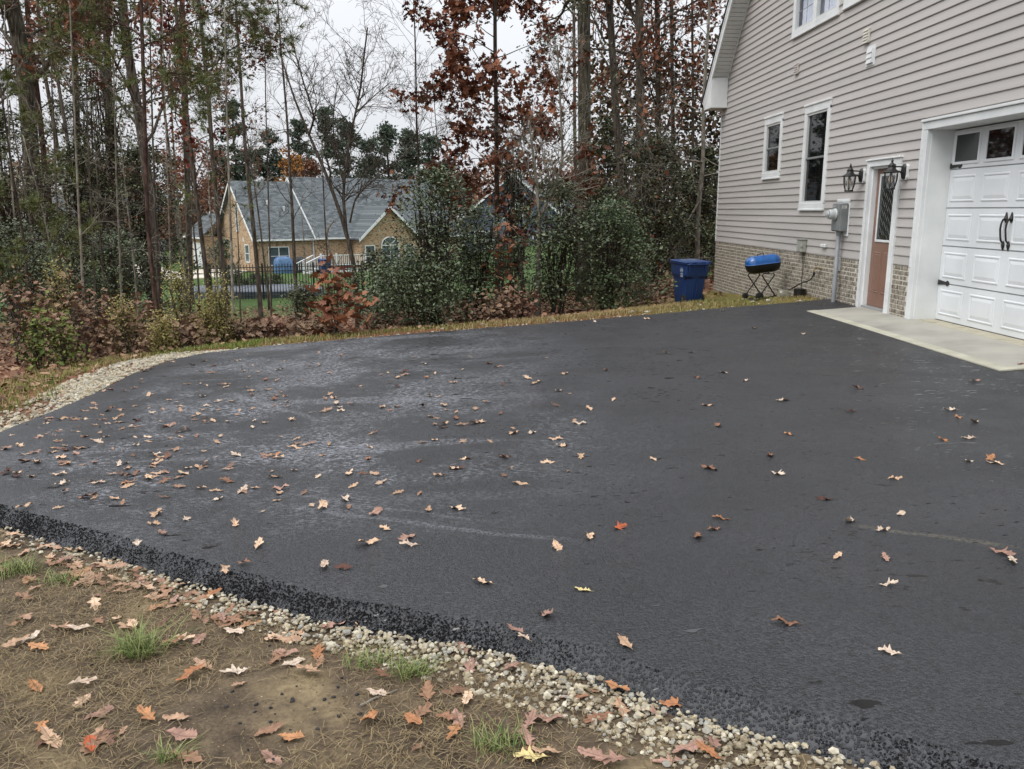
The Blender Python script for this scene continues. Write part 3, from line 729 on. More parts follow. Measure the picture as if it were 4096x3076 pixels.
def meter():
    root = empty('electric_meter', (HW, 13.3, .0)); tag(root, 'grey electric meter box with round meter and conduit down to asphalt', 'electric meter')
    B = lambda n, m, *a, bev=.006: MB().bbox(*a, bev).build(n, m, root)
    B('mounting_block', M_WHITE, HW-.035, HW-.008, 13.08, 13.52, 1.04, 1.61); B('block_rim', M_WHITE, HW-.045, HW-.03, 13.07, 13.53, 1.575, 1.62)
    B('box', M_GREY, HW-.165, HW-.036, 13.09, 13.38, 1.115, 1.555, bev=.01)
    B('box_cover', M_GREY, HW-.178, HW-.166, 13.10, 13.37, 1.13, 1.54, bev=.005)
    MB().lathe([(.085,0),(.095,-.012),(.088,-.03),(.080,-.035),(.078,-.10),(.07,-.115),(.05,-.12)][::-1], (HW-.178, 13.23, 1.38), 'x', 28).build('meter_ring', mat('meter_grey', [(176,180,178)], .35), root, auto=40)
    MB().lathe([(.001,-.16),(.05,-.152),(.062,-.135),(.064,-.116)], (HW-.178, 13.23, 1.38), 'x', 24).build('meter_glass', glass_mat('meter_dome', (190,196,196), .05, .5), root, smooth=True)
    B('meter_register', M_DARK, HW-.312, HW-.296, 13.19, 13.27, 1.35, 1.375, bev=.002)
    # printed label on the side, sticker on the front
    MB().box(HW-.145, HW-.07, 13.0885, 13.09, 1.47, 1.515).build('rating_label', mat('label_white', [(200,200,196)], .6), root)
    for q in range(3): MB().box(HW-.14, HW-.09, 13.0878, 13.0884, 1.477+.012*q, 1.481+.012*q).build('label_print', M_DARK, root)
    for q, (dy, w) in enumerate(((-.04,.012),(-.012,.018),(.02,.014))):
        MB().box(HW-.1795, HW-.1782, 13.30+dy, 13.30+dy+w, 1.497, 1.516).build('sticker_print', mat('sticker_red', [(196,150,140)], .6) if q == 1 else mat('label_white', [(200,200,196)], .6), root)
    MB().lathe([(.0,-.002),(.032,-.002),(.034,0)], (HW-.09, 13.089, 1.175), 'y', 20).build('knockout', M_GREY, root)
    MB().tube([(HW-.10,13.24,1.115),(HW-.10,13.24,.0),(HW-.10,13.24,-.2)], .034, 18).build('conduit', mat('conduit_pvc', [(124,127,130),(140,143,146)], .5, scale=9), root, smooth=True)
    MB().lathe([(.046,0),(.046,.05),(.04,.06)], (HW-.10,13.24,1.06), 'z', 18).build('conduit_collar', M_GREY, root)
meter()
def small_boxes():
    m = mat('utility_box', [(140,142,134),(160,160,150)], .55, scale=8)
    root = empty('cable_box', (HW, 14.83, .70)); tag(root, 'small grey cable utility box at the bottom of siding behind grill', 'utility box')
    MB().bbox(HW-.12, HW-.018, 14.72, 14.94, .71, .93, .014).build('cover', m, root); MB().bbox(HW-.128, HW-.1, 14.70, 14.735, .80, .84, .004).build('latch', m, root)
    MB().bbox(HW-.13, HW-.018, 14.71, 14.95, .925, .942, .004).build('lid', m, root)
    MB().tube([(HW-.05,14.80,.71),(HW-.03,14.80,.5),(HW-.03,14.81,.1),(HW-.03,14.81,-.2)], .006, 6).build('cable', M_BLACK, root)
    root = tag(MB().bbox(HW-.06, HW-.018, 13.86, 14.04, .83, .885, .008).build('wall_socket', M_WHITE), 'small white plastic socket cover on siding above hose tap', 'socket')
small_boxes()
# tap and hose
def hose():
    r = empty('garden_tap', (HW, 14.04, .48)); tag(r, 'brass garden tap sticking out of the brick base', 'tap')
    mbz = mat('brass', [(150,132,96),(176,160,124)], .4, metal=.6, scale=30)
    b = MB(); b.lathe([(.035,-.012),(.03,-.018),(.012,-.02),(.012,-.085),(.018,-.09),(.018,-.115),(.01,-.12)][::-1], (HW-.012,14.04,.48), 'x', 12); b.tube([(HW-.10,14.04,.48),(HW-.12,14.04,.455),(HW-.125,14.04,.42)], [.014,.013,.014], 8); b.build('spout', mbz, r)
    MB().lathe([(.006,0),(.032,.002),(.034,.01),(.006,.012)], (HW-.1,14.04,.51), 'z', 8).build('tap_handle', mbz, r)
    G1, G2 = ground_hit(3098, 1192), ground_hit(3030, 1208); T0 = np.array([HW-.13, 14.05, .36])
    P = [(HW-.127,14.04,.42), tuple(T0), (HW-.16,14.12,.27)]
    for f, sag in ((.3, .03), (.5, .04), (.7, .035), (.88, .015)): q_ = T0*(1-f)+(G1+[0, 0, .05])*f; P.append((q_[0], q_[1], q_[2]-sag))
    P += [tuple(G1+[0, 0, .045]), tuple((G1+G2)/2+[0, .0, .04]), tuple(G2+[0, 0, .035]), tuple(G2+[-.1, .2, .03]), tuple(G2+[.1, .5, .02])]
    P = np.array(P); t = np.arange(len(P)); tt = np.linspace(0, len(P)-1, 70)
    def cr(i):
        k = int(min(max(math.floor(i), 0), len(P)-2)); f = i-k; p0, p1, p2, p3 = P[max(k-1,0)], P[k], P[k+1], P[min(k+2,len(P)-1)]
        return .5*(2*p1+(p2-p0)*f+(2*p0-5*p1+4*p2-p3)*f*f+(3*p1-p0-3*p2+p3)*f**3)
    Q = np.array([cr(i) for i in tt]); t_unused = 0; Q[:, 2] = np.maximum(Q[:, 2], zt(Q[:, 0], Q[:, 1])+.03)
    h = empty('garden_hose', tuple(Q[-1])); tag(h, 'black garden hose running from tap down to the grass', 'hose')
    MB().tube(Q, .0115, 8).build('hose_line', mat('hose_rubber', [(18,20,20),(30,32,32)], .5, scale=20), h, smooth=True)
    MB().lathe([(.018,-.02),(.022,-.015),(.022,.02),(.014,.03)], (HW-.127,14.04,.385), 'z', 12).build('coupling', M_BLACK, h)
hose()

# ================================================================== GRILL, BIN, JAR
def grill():
    gx_, gy_ = 5.33, 15.5; gz = float(zt(gx_, gy_))
    root = empty('charcoal_grill', (gx_, gy_, gz)); tag(root, 'portable charcoal grill with blue lid on black folding legs', 'grill')
    tilt = rad(7); zc = .47; Lh, Rr = .315, .165
    ct, st = math.cos(tilt), math.sin(tilt)
    def ring(x, w, h, ks, z0=0):   # section across the barrel at local x
        return [(x, w*math.cos(a), h*math.sin(a)) for a in ks]
    def tr(p): return (gx_+p[0]*ct-p[2]*st, gy_+p[1], zc+p[0]*st+p[2]*ct)
    xs = np.concatenate([Lh-Rr*.8*(1-np.sin(np.linspace(0, math.pi/2, 9)))[::-1]*0-0, []]) if False else None
    prof = []
    for a in np.linspace(0, math.pi/2, 9): prof.append((-Lh+.15*(1-math.sin(a)) if False else -Lh+.14*(1-math.cos(a)), .35+.65*math.sin(a)))
    prof += [(x, 1.0) for x in np.linspace(-Lh+.16, Lh-.16, 6)] + [(-p[0], p[1]) for p in prof[::-1]]
    up = np.linspace(0, math.pi, 15); dn = np.linspace(math.pi, 2*math.pi, 15)
    def half(ks, h, extra):
        b = MB(); rings = []
        for (x, s) in prof:
            R0 = [tr((x, Rr*s*1.05*math.copysign(abs(math.cos(a))**.75, math.cos(a)), h*s*math.copysign(abs(math.sin(a))**.8, math.sin(a))+extra)) for a in ks]
            rings.append(R0)
        b.loft(rings, cap=True, closed=True); return b
    half(up, .150, .004).build('lid', mat('blue_enamel', [(30,82,146),(40,98,166)], .22, scale=12, spec=.6, coat=.4), root, auto=50)
    half(dn, .175, -.004).build('firebox', mat('black_enamel', [(12,12,13),(20,20,21)], .35, scale=18, spec=.5), root, auto=50)
    b = MB(); rim = [tr((x, Rr*s*1.10*sg, .0)) for sg in (1, -1) for (x, s) in (prof if sg > 0 else prof[::-1])]
    b.tube(rim+[rim[0]], .008, 6); b.build('rim', mat('blue_rim', [(70,110,170)], .35), root)
    MB().tube([tr((-.1,0,.152)), tr((-.09,0,.178)), tr((.0,0,.184)), tr((.02,0,.18)), tr((.03,0,.152))], .008, 6).build('lid_handle', M_BLACK, root)
    for q in range(2): MB().lathe([(.02,0),(.02,.006),(.005,.01)], tr((-.02+.07*q, -.05, .142)), 'z', 10).build('vent_knob', M_BLACK, root)
    # folding legs
    dz0 = gz-zc
    def leg(top, bot, y, nm='leg'):
        b = MB(); b.tube([(gx_+top[0], gy_+y, top[1]), (gx_+bot[0], gy_+y, bot[1])], .0125, 8); b.build(nm, M_BLACK, root)
    g0 = gz+.02
    for (y, dx) in ((-.14, .085), (.16, -.085)):
        leg((.10+dx, .255+dx*.1), (-.17+dx, g0+.035), y); leg((-.13+dx, .24+dx*.1), (.20+dx, g0-.02), y)
        b = MB(); b.tube([(gx_+.10+dx, gy_+y, .255+dx*.1), (gx_+.08+dx, gy_+y, .285+dx*.1), (gx_-.0+dx, gy_+y, .29+dx*.1), (gx_-.11+dx, gy_+y, .275+dx*.1), (gx_-.13+dx, gy_+y, .24+dx*.1)], .0125, 8); b.build('leg_bow', M_BLACK, root)
        for zz in (.29,): MB().tube([(gx_+dx-.01, gy_+y, .288), (gx_+dx-.01, gy_+y*.6, zc-.13)], .01, 6).build('bracket', M_BLACK, root)
        wx = gx_-.17+dx; wr = .058 if y > 0 else .075
        w = MB().lathe([(.008,-.022),(wr*.6,-.022),(wr-.008,-.020),(wr,-.012),(wr,.012),(wr-.008,.020),(wr*.6,.022),(.008,.022)], (wx, gy_+y-.03, g0+wr-.015), 'y', 24).build('wheel', mat('wheel_rubber', [(20,20,20),(34,34,34)], .7, scale=20), root, auto=40)
        MB().lathe([(.004,-.03),(wr*.45,-.028),(wr*.5,-.02)], (wx, gy_+y-.03, g0+wr-.015), 'y', 16).build('hub', M_BLACK, w)
    MB().tube([(gx_-.085, gy_-.17, g0+.05), (gx_-.255, gy_+.16, g0+.05)], .007, 6).build('axle', M_BLACK, root)
grill()
def rrect(w, d, r, n=5):
    p = []
    for cx, cy, a0 in ((w/2-r, d/2-r, 0), (-w/2+r, d/2-r, 90), (-w/2+r, -d/2+r, 180), (w/2-r, -d/2+r, 270)):
        for q in range(n): a = rad(a0+90*q/(n-1)); p.append((cx+r*math.cos(a), cy+r*math.sin(a)))
    return p
def bin_(name, label, loc, rz, scale=1.0, detail=True, group=None):
    root = empty(name, loc, rz); root.scale = (scale,)*3; tag(root, label, 'bin', group)
    mb = mat('bin_blue', [(30,56,106),(38,66,118)], .45, scale=4, detail=6, spec=.45, bump=.0012, bscale=60)
    # rings: z, width, depth, front offset  (the wheels are on the -y side, towards the camera)
    prof = [(0.0,.56,.50,.03),(.02,.57,.51,.03),(.30,.61,.57,.015),(.60,.645,.63,0),(.64,.66,.645,0),(.70,.72,.72,-.0),(.76,.735,.74,0),(.98,.75,.78,0),(1.0,.755,.785,0)]
    b = MB(); b.loft([[(x, y+o, z) for x, y in rrect(w, d, .07)] for z, w, d, o in prof]); body = b.build('body', mb, root, local=True, auto=40)
    if detail:
        for sx in (-1, 1):     # pinched shoulders either side of the back rib
            b = MB(); 
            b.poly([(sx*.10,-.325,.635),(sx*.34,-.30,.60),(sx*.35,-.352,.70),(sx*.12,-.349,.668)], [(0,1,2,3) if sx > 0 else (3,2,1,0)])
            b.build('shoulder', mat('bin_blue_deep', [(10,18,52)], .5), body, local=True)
        b = MB(); P = [(-.055,-.262,.13),(-.05,-.318,.57),(-.035,-.326,.62),(0,-.328,.635),(.035,-.326,.62),(.05,-.318,.57),(.055,-.262,.13)]
        b.tube(P, .012, 6); b.build('rib', mb, body, local=True)
        MB().box(-.08, .08, -.255, -.19, .0, .10).build('axle_recess', M_DARK, body, local=True)
    b = MB(); b.loft([[(x, y, z) for x, y in rrect(w, d, .06)] for z, w, d in ((.985,.80,.83),(1.0,.815,.845),(1.015,.81,.84))]); b.build('rim', mb, root, local=True, auto=40)
    b = MB(); b.loft([[(x, y-.02, z+(.02 if y > 0 else 0)) for x, y in rrect(w, d, .07)] for z, w, d in ((1.018,.82,.84),(1.04,.825,.85),(1.056,.78,.80),(1.064,.60,.62))]); lid = b.build('lid', mb, root, local=True, auto=40)
    if detail:
        b = MB(); b.loft([[(x*.9-.02, y*.5+.1, z) for x, y in rrect(w, d, .06)] for z, w, d in ((1.066,.60,.5),(1.078,.56,.46))]); b.build('lid_emboss', mat('bin_lid_pale', [(110,124,130)], .6), lid, local=True)
        for sx in (-.25, 0, .25):
            MB().bbox(sx-.05, sx+.05, -.47, -.41, .985, 1.035, .01).build('hinge', mb, root, local=True)
        for sx in (-.25, .25): MB().bbox(sx-.03, sx+.03, -.42, -.40, .80, .985, .006).build('hinge_bracket', mb, root, local=True)
        MB().tube([(-.36,-.45,.985),(-.3,-.475,.99),(.3,-.475,.99),(.36,-.45,.985)], .014, 8).build('handle', mb, root, local=True)
        # white emblem with three lines under it, on the left flank
        mw = mat('emblem_white', [(188,196,210)], .6)
        def onflank(pts, nm):     # pts in flank coords (forward along y, z)
            b = MB(); f = lambda y, z: -(.36+(z-.70)*.06)-.004
            b.poly([(f(y, z), y, z) for y, z in pts], [list(range(len(pts)))]); b.build(nm, mw, root, local=True)
        cy_, cz_ = -.20, .84
        for q in range(16):
            a0, a1 = q*math.pi/8, (q+1)*math.pi/8
            onflank([(cy_+.075*math.cos(a0), cz_+.06*math.sin(a0)), (cy_+.075*math.cos(a1), cz_+.06*math.sin(a1)), (cy_+.062*math.cos(a1), cz_+.05*math.sin(a1)), (cy_+.062*math.cos(a0), cz_+.05*math.sin(a0))], 'emblem')
        for q, (a, h) in enumerate(((-.045,.05),(-.015,.065),(.015,.045),(.04,.035))): onflank([(cy_+a, cz_-.03), (cy_+a+.02, cz_-.03), (cy_+a+.02, cz_-.03+h), (cy_+a, cz_-.03+h)], 'emblem')
        for q in range(3): onflank([(cy_-.06, cz_-.10-.035*q), (cy_+.06, cz_-.10-.035*q), (cy_+.06, cz_-.082-.035*q), (cy_-.06, cz_-.082-.035*q)], 'emblem')
    for sx in (-1, 1):
        w = MB().lathe([(.02,-.03),(.07,-.03),(.105,-.026),(.115,-.015),(.115,.015),(.105,.026),(.07,.03),(.02,.03)], (sx*.285, -.20, .113), 'x', 24).build('wheel', mat('wheel_rubber', [(20,20,20),(34,34,34)], .7, scale=20), root, local=True, auto=40)
        MB().lathe([(.005,-.034),(.05,-.032),(.06,-.026),(.06,.026),(.05,.032),(.005,.034)], (sx*.285, -.20, .113), 'x', 16).build('hub', mat('hub_grey', [(84,86,88)], .6), w, local=True)
    return root
pb = ground_hit(2765, 1213)
bin_('wheeled_bin', 'large blue wheeled bin standing in grass beside the brick corner', (pb[0], pb[1]+.25, float(zt(pb[0], pb[1]))-.01), rad(16), 172*pb[1]/F/1.07).scale.x *= .92
def jar():
    p = ground_hit(3188, 1196); z0 = float(zt(p[0], p[1]))
    x, y = 5.55, 14.75; z0 = float(zt(x, y))
    r = empty('glass_jar', (x, y, z0)); tag(r, 'clear dirty glass jar lying on its side by brick base', 'jar')
    MB().lathe([(.062,-.10),(.075,-.095),(.078,-.02),(.075,.07),(.06,.09),(.055,.11)], (x-.06, y, z0+.078), 'x', 22, cap=False).build('jar_body', glass_mat('dirty_glass', (150,146,130), .12, .55), r, smooth=True)
    MB().lathe([(.0,-.101),(.062,-.10)], (x-.06, y, z0+.078), 'x', 22, cap=False).build('jar_base', mat('jar_dust', [(140,132,112)], .7), r)
    x2, y2 = 5.72, 14.62; z1 = float(zt(x2, y2))
    o = MB().lathe([(.075,0),(.09,.01),(.10,.13),(.108,.135),(.108,.15),(.095,.15),(.088,.02),(.0,.015)], (x2, y2, z1), 'z', 22, cap=False)
    tag(o.build('plant_pot', M_BLACK, None, auto=40), 'small black plastic pot against the brick beside jar', 'pot')
jar()

# ================================================================== VEGETATION TOOLS
def unit(v): return v/(np.linalg.norm(v, axis=-1, keepdims=True)+1e-12)
T_RHOMB = (np.array([(0,0,0),(.5,.28,.06),(1,0,0),(.5,-.28,.06)]), np.array([(0,1,2),(0,2,3)]))
_s = [(.0,.0),(.16,.10),(.27,.33),(.42,.12),(.60,.42),(.74,.14),(.86,.20),(1.0,.0)]
def _oak():
    L = [(a, b, .10*b) for a, b in _s]; R_ = [(a, -b, .10*b) for a, b in _s[1:-1]]
    V = L+R_+[(.3,0,-.02),(.65,0,-.02)]; m1, m2 = len(V)-2, len(V)-1; k = len(_s); r = lambda i: k+i-1
    Fc = [(0,1,m1),(1,2,m1),(2,3,m1),(3,m2,m1),(3,4,m2),(4,5,m2),(5,6,m2),(6,7,m2)]
    Fc += [(0,m1,r(1)),(r(1),m1,r(2)),(r(2),m1,r(3)),(r(3),m1,m2),(r(3),m2,r(4)),(r(4),m2,r(5)),(r(5),m2,r(6)),(r(6),m2,7)]
    return np.array(V), np.array(Fc)
T_OAK = _oak()
T_HEX = (np.array([(0,0,0),(.3,.3,.05),(.75,.24,.04),(1,0,0),(.75,-.24,.04),(.3,-.3,.05)]), np.array([(0,1,2),(0,2,3),(0,3,4),(0,4,5)]))
def leaf_mesh(M, P, size, tpl, flat=.6, rng=RS, svar=.35, droop=0):
    """one leaf per point; flat=1 lies level, 0 any way up"""
    n = len(P)
    if n == 0: return
    V, Fc = tpl
    nr = rng.normal(0, 1, (n, 3)); nr[:, 2] = np.abs(nr[:, 2]); nr = unit(nr*(1-flat)+np.array([0, 0, 1.0])*flat)
    a = rng.normal(0, 1, (n, 3)); a = unit(a-nr*(a*nr).sum(1, keepdims=True))
    if droop: a[:, 2] -= droop; a = unit(a); nr = unit(nr-a*(a*nr).sum(1, keepdims=True))
    b = np.cross(nr, a); s = size*np.clip(rng.normal(1, svar, n), .45, 1.9)
    W_ = P[:, None]+s[:, None, None]*(a[:, None]*V[None, :, :1]+b[:, None]*V[None, :, 1:2]+nr[:, None]*V[None, :, 2:3])
    k = len(V); Fa = Fc[None]+(np.arange(n)*k)[:, None, None]
    M.add(W_.reshape(-1, 3), Fa.reshape(-1, Fc.shape[1]))
def needle_mesh(M, P, D_, L=.15, w=.004, per=34, rng=RS, spread=.8):
    n = len(P); 
    if n == 0: return
    d = unit(np.repeat(D_, per, 0)+rng.normal(0, spread, (n*per, 3))); p = np.repeat(P, per, 0)
    s = unit(np.cross(d, rng.normal(0, 1, (n*per, 3)))); ln = L*rng.uniform(.7, 1.15, (n*per, 1))
    V = np.stack([p-s*w, p+s*w, p+d*ln], 1).reshape(-1, 3)
    M.add(V, np.arange(n*per*3).reshape(-1, 3))
def branch(M, p, d, L, r, lvl, maxl, q, tips, rng):
    n = max(3, min(8, int(L/q.get('seg', .25)))); st = L/n; pts = [p]; dd = d
    for i in range(n):
        dd = unit(dd+rng.normal(0, q.get('wig', .16), 3)+np.array([0, 0, q.get('up', .06)])); pts.append(pts[-1]+dd*st)
    pts = np.array(pts); rr = np.linspace(r, max(r*.3, q.get('rmin', .003)), n+1)
    M.tube(pts, rr, 5 if r > .02 else 3, cap=False)
    tips.append((pts[n//2:], lvl))
    if lvl < maxl:
        nc = q['n'][min(lvl, len(q['n'])-1)]
        nc = max(1, int(round(nc*rng.uniform(.7, 1.3))))
        for k in range(nc):
            t = rng.uniform(.22, 1.0); i = min(int(t*n), n-1); f = t*n-i; pp = pts[i]*(1-f)+pts[i+1]*f; ld = unit(pts[i+1]-pts[i])
            side = rng.normal(0, 1, 3); side = unit(side-ld*(side@ld)); ang = rng.uniform(.5, 1.0)*q.get('ang', 1)
            cd = unit(ld*math.cos(ang)+side*math.sin(ang))
            branch(M, pp, cd, L*rng.uniform(.35, .62)*(1.1-.4*t), max(rr[i]*.6, q.get('rmin', .003)), lvl+1, maxl, q, tips, rng)
def trunk_pts(pix, D=None, base=None, jit=.0, rng=RS):
    """pix bottom->top photo points at depth D (or the depth where the first point meets the ground)"""
    if D is None: D = float(ground_hit(*pix[0])[1])
    P = [at(px, py, D) for px, py in pix]
    g = P[0]; zg = float(zt(g[0], g[1]))
    b0 = g.copy()
    if g[2] > zg+.02:
        d = P[0]-P[1]; k = (zg-.1-g[2])/min(d[2], -1e-3); k = min(k, 3); b0 = g+d*k*.7; b0[2] = zg-.12; P = [b0]+P
    else: P[0][2] = zg-.12
    P = np.array(P)
    # resample smooth
    t = np.concatenate([[0], np.cumsum(np.linalg.norm(np.diff(P, axis=0), axis=1))]); n = max(10, int(t[-1]/.45)); tt = np.linspace(0, t[-1], n)
    Q = np.stack([np.interp(tt, t, P[:, k]) for k in range(3)], 1)
    for _ in range(2): Q[1:-1] = Q[1:-1]*.5+(Q[:-2]+Q[2:])*.25
    if jit: Q += np.cumsum(rng.normal(0, jit, Q.shape), 0)*np.array([1, 1, 0])
    return Q, D
M_BARK = mat('grey_bark', [(50,45,40),(80,73,65),(108,101,91)], .95, scale=9, stretch=(2.2,2.2,.5), detail=6, bump=.012, bscale=14, spec=.1)
M_PALE = mat('pale_bark', [(88,82,73),(122,116,105),(148,142,131)], .95, scale=7, stretch=(1.6,1.6,1), detail=6, bump=.006, bscale=20, spec=.1)
M_PINE = mat('pine_bark', [(44,34,31),(72,56,50),(98,80,71)], .95, scale=11, stretch=(2,2,.6), detail=6, bump=.014, bscale=16, spec=.1)
M_DKB = mat('dark_bark', [(40,34,30),(64,56,48),(84,74,64)], .95, scale=9, stretch=(2,2,.6), detail=6, bump=.012, bscale=14, spec=.1)
M_OLIVE = mat('mossy_bark', [(34,32,27),(72,68,58),(106,100,88)], .95, scale=11, stretch=(2.4,2.4,.3), detail=6, bump=.02, bscale=10, spec=.1)
L_BROWN = mat('brown_oak_leaves', [(52,30,24),(86,50,36),(108,66,46),(130,86,62),(88,44,34)], .7, by='island', scale=0, spec=.25)
L_RUST = mat('rust_leaves', [(74,42,30),(112,66,44),(138,88,58),(100,56,40)], .7, by='island', scale=0, spec=.25)
L_RED = mat('dark_red_leaves', [(56,20,20),(96,34,30),(120,52,40),(90,50,40)], .7, by='island', scale=0, spec=.25)
L_HOLLY = mat('holly_leaves', [(30,39,25),(54,67,41),(78,90,58),(114,124,92),(42,52,33)], .45, by='island', scale=0, spec=.45)
L_HOLLYB = mat('bright_holly_leaves', [(36,50,31),(62,80,48),(86,104,66),(122,134,102)], .45, by='island', scale=0, spec=.45)
L_DKGREEN = mat('dark_evergreen_leaves', [(34,38,26),(58,63,42),(82,86,58),(114,114,82)], .55, by='island', scale=0, spec=.35)
L_NEEDLE = mat('pine_needles', [(48,62,32),(74,88,42),(98,104,54),(118,108,60)], .6, by='island', scale=0, spec=.3)
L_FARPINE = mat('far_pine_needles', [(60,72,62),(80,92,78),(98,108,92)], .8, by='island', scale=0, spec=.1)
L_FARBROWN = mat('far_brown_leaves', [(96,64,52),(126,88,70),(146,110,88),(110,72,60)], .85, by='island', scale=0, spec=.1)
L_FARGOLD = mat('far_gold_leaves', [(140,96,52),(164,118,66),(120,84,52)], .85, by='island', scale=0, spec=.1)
def sample_tips(tips, n, rng, minlvl=0, spread=.06):
    seg = [t for t, l in tips if l >= minlvl]
    if not seg: return np.zeros((0, 3))
    A = np.concatenate(seg); i = rng.integers(0, len(A), n)
    return A[i]+rng.normal(0, spread, (n, 3))
def tree(name, label, pix, w, D=None, bark=None, top=.45, nb=14, f0=.35, blen=1.2, lv=2, q=None, leaf=None, group=None, cat='tree', seed=0, up0=.5, wtop=None, jit=.004, pine=None, lean=None, extra=None, nlist=None):
    """pix: trunk in photo points, bottom to top; w: trunk width in photo pixels at the foot; leaf=(material, count, size, template, minlevel, spread)"""
    rng = np.random.default_rng(1000+seed)
    Q, D = trunk_pts(pix, D, jit=jit, rng=rng); r0 = w*.5*D/F
    root = empty(name, tuple(Q[0]+np.array([0, 0, .1]))); tag(root, label, cat, group)
    n = len(Q); t = np.linspace(0, 1, n); R_ = r0*(1-(1-top)*t); R_[0] *= 1.35; R_[1] *= 1.1
    M = MB(); M.tube(Q, R_, 12 if w > 25 else 8, cap=True); M.build('trunk', bark or M_BARK, root, smooth=True)
    qq = dict(n=nlist or [5, 3, 2], seg=.22, wig=.16, up=.05, rmin=.0028); qq.update(q or {})
    B = MB(); tips = []
    for k in range(nb):
        f = f0+(1-f0)*((k+rng.uniform(0, 1))/max(nb, 1)); i = min(int(f*(n-1)), n-2); g = f*(n-1)-i; p = Q[i]*(1-g)+Q[i+1]*g
        az = k*2.4+rng.uniform(-.5, .5); d = unit(np.array([math.cos(az), math.sin(az), rng.normal(up0, .25)]))
        L = blen*rng.uniform(.6, 1.25)*(1.15-.55*(f-f0)/(1-f0+1e-6))
        branch(B, p, d, L, max(R_[i]*rng.uniform(.22, .42), .005), 0, lv, qq, tips, rng)
    if extra:
        for (pp, ww) in extra:
            E_ = np.array([at(a, b, D+dy) for a, b, dy in pp]); tt = np.linspace(0, len(E_)-1, len(E_)*4); E_ = np.stack([np.interp(tt, np.arange(len(E_)), E_[:, c]) for c in range(3)], 1)
            for _ in range(3): E_[1:-1] = E_[1:-1]*.5+(E_[:-2]+E_[2:])*.25
            re = np.linspace(ww*.5*D/F, ww*.2*D/F, len(E_)); B.tube(E_, re, 7, cap=False)
            m = len(E_)
            for k in range(int(m*1.3)):
                i = int(rng.integers(m//5, m-1)); dd = unit(E_[i+1]-E_[i]); side = rng.normal(0, 1, 3); side = unit(side-dd*(side@dd)); a = rng.uniform(.5, 1.0)
                branch(B, E_[i], unit(dd*math.cos(a)+side*math.sin(a)), blen*rng.uniform(.4, 1.0), re[i]*.5, 0, lv, qq, tips, rng)
    if B.n: B.build('branches', bark or M_BARK, root, smooth=True)
    if leaf:
        for (lm, cnt, size, tpl, ml, spr) in (leaf if isinstance(leaf, list) else [leaf]):
            C_ = MB(); leaf_mesh(C_, sample_tips(tips, cnt, rng, ml, spr), size, tpl, .25, rng, droop=.5); C_.build('crown', lm, root)
    if pine:
        cnt, L, w_ = pine; C_ = MB(); A = [t_[-1] for t_, l in tips]; Dd = [t_[-1]-t_[0] for t_, l in tips]
        A2 = sample_tips(tips, cnt, rng, 1, .05); A = np.concatenate([np.array(A), A2]); Dd = np.concatenate([unit(np.array(Dd)), unit(rng.normal(0, 1, (cnt, 3))+np.array([0, 0, .5]))])
        needle_mesh(C_, A, Dd, L, w_, 30, rng); C_.build('crown', L_NEEDLE, root)
    return root
def bush(name, label, px, top, base, D, hw, leafm, count, size=.05, stems=6, group=None, cat='shrub', seed=0, clumps=70, tpl=T_RHOMB, shape='oval', bark=None, dens=.5, flatc=.3, zmin=.06):
    rng = np.random.default_rng(5000+seed)
    c = at(px, 900, D); x, y = c[0], D; zg = float(zt(x, y)); zt_ = at(px, top, D)[2]; H = zt_-zg; R_ = hw*D/F
    root = empty(name, (x, y, zg)); tag(root, label, cat, group)
    C = []
    while len(C) < clumps:
        h = rng.uniform(zmin, 1); a = rng.uniform(0, 6.283)
        if shape == 'oval': pr = math.sin(math.pi*min(1, .12+h*.88))**.6
        elif shape == 'cone': pr = (1-h)**.75+.12
        elif shape == 'column': pr = .75+.25*math.sin(h*9+seed)-max(0, h-.85)*3
        else: pr = .55+.45*h
        rr = R_*max(pr, .1)*rng.uniform(.1, 1)**dens*rng.uniform(.75, 1.2)*(1+.22*math.sin(3*a+seed)+.15*math.sin(5*a+h*7+seed*2)); C.append((x+rr*math.cos(a), y+rr*math.sin(a)*.85, zg+H*h))
    C = np.array(C)
    B = MB(); ends = C[rng.permutation(len(C))[:max(stems*4, 8)]]
    for k in range(stems):
        a = rng.uniform(0, 6.28); p0 = np.array([x+.12*math.cos(a)*R_, y+.12*math.sin(a)*R_, zg-.05]); hh = rng.uniform(.6, .95)*H
        p1 = np.array([x+rng.normal(0, .35)*R_, y+rng.normal(0, .3)*R_, zg+hh]); t = np.linspace(0, 1, 9)[:, None]
        P = p0*(1-t)+p1*t+np.cumsum(rng.normal(0, .03*H/3, (9, 3)), 0)*np.array([1, 1, .2]); P[0] = p0
        r = max(.012, .011*H*rng.uniform(.6, 1.2)); B.tube(P, np.linspace(r, r*.3, 9), 6, cap=False)
        for e in C[rng.permutation(len(C))[:max(4, int(clumps/stems*.9))]]:
            i = int(rng.integers(2, 8)); s_ = P[i]; mid = (s_+e)/2+rng.normal(0, .08, 3)*H/4
            B.tube([s_, mid, e], [r*.35, r*.25, .003], 4, cap=False)
    B.build('stems', bark or M_DKB, root, smooth=True)
    i = rng.integers(0, len(C), count); cs = (R_*.095+.07)
    P = C[i]+rng.normal(0, 1, (count, 3))*np.array([cs, cs, cs*flatc*1.6])
    P[:, 2] = np.maximum(P[:, 2], zt(P[:, 0], P[:, 1])+.01)
    M = MB(); leaf_mesh(M, P, size, tpl, .45, rng); M.build('crown', leafm, root)
    return root

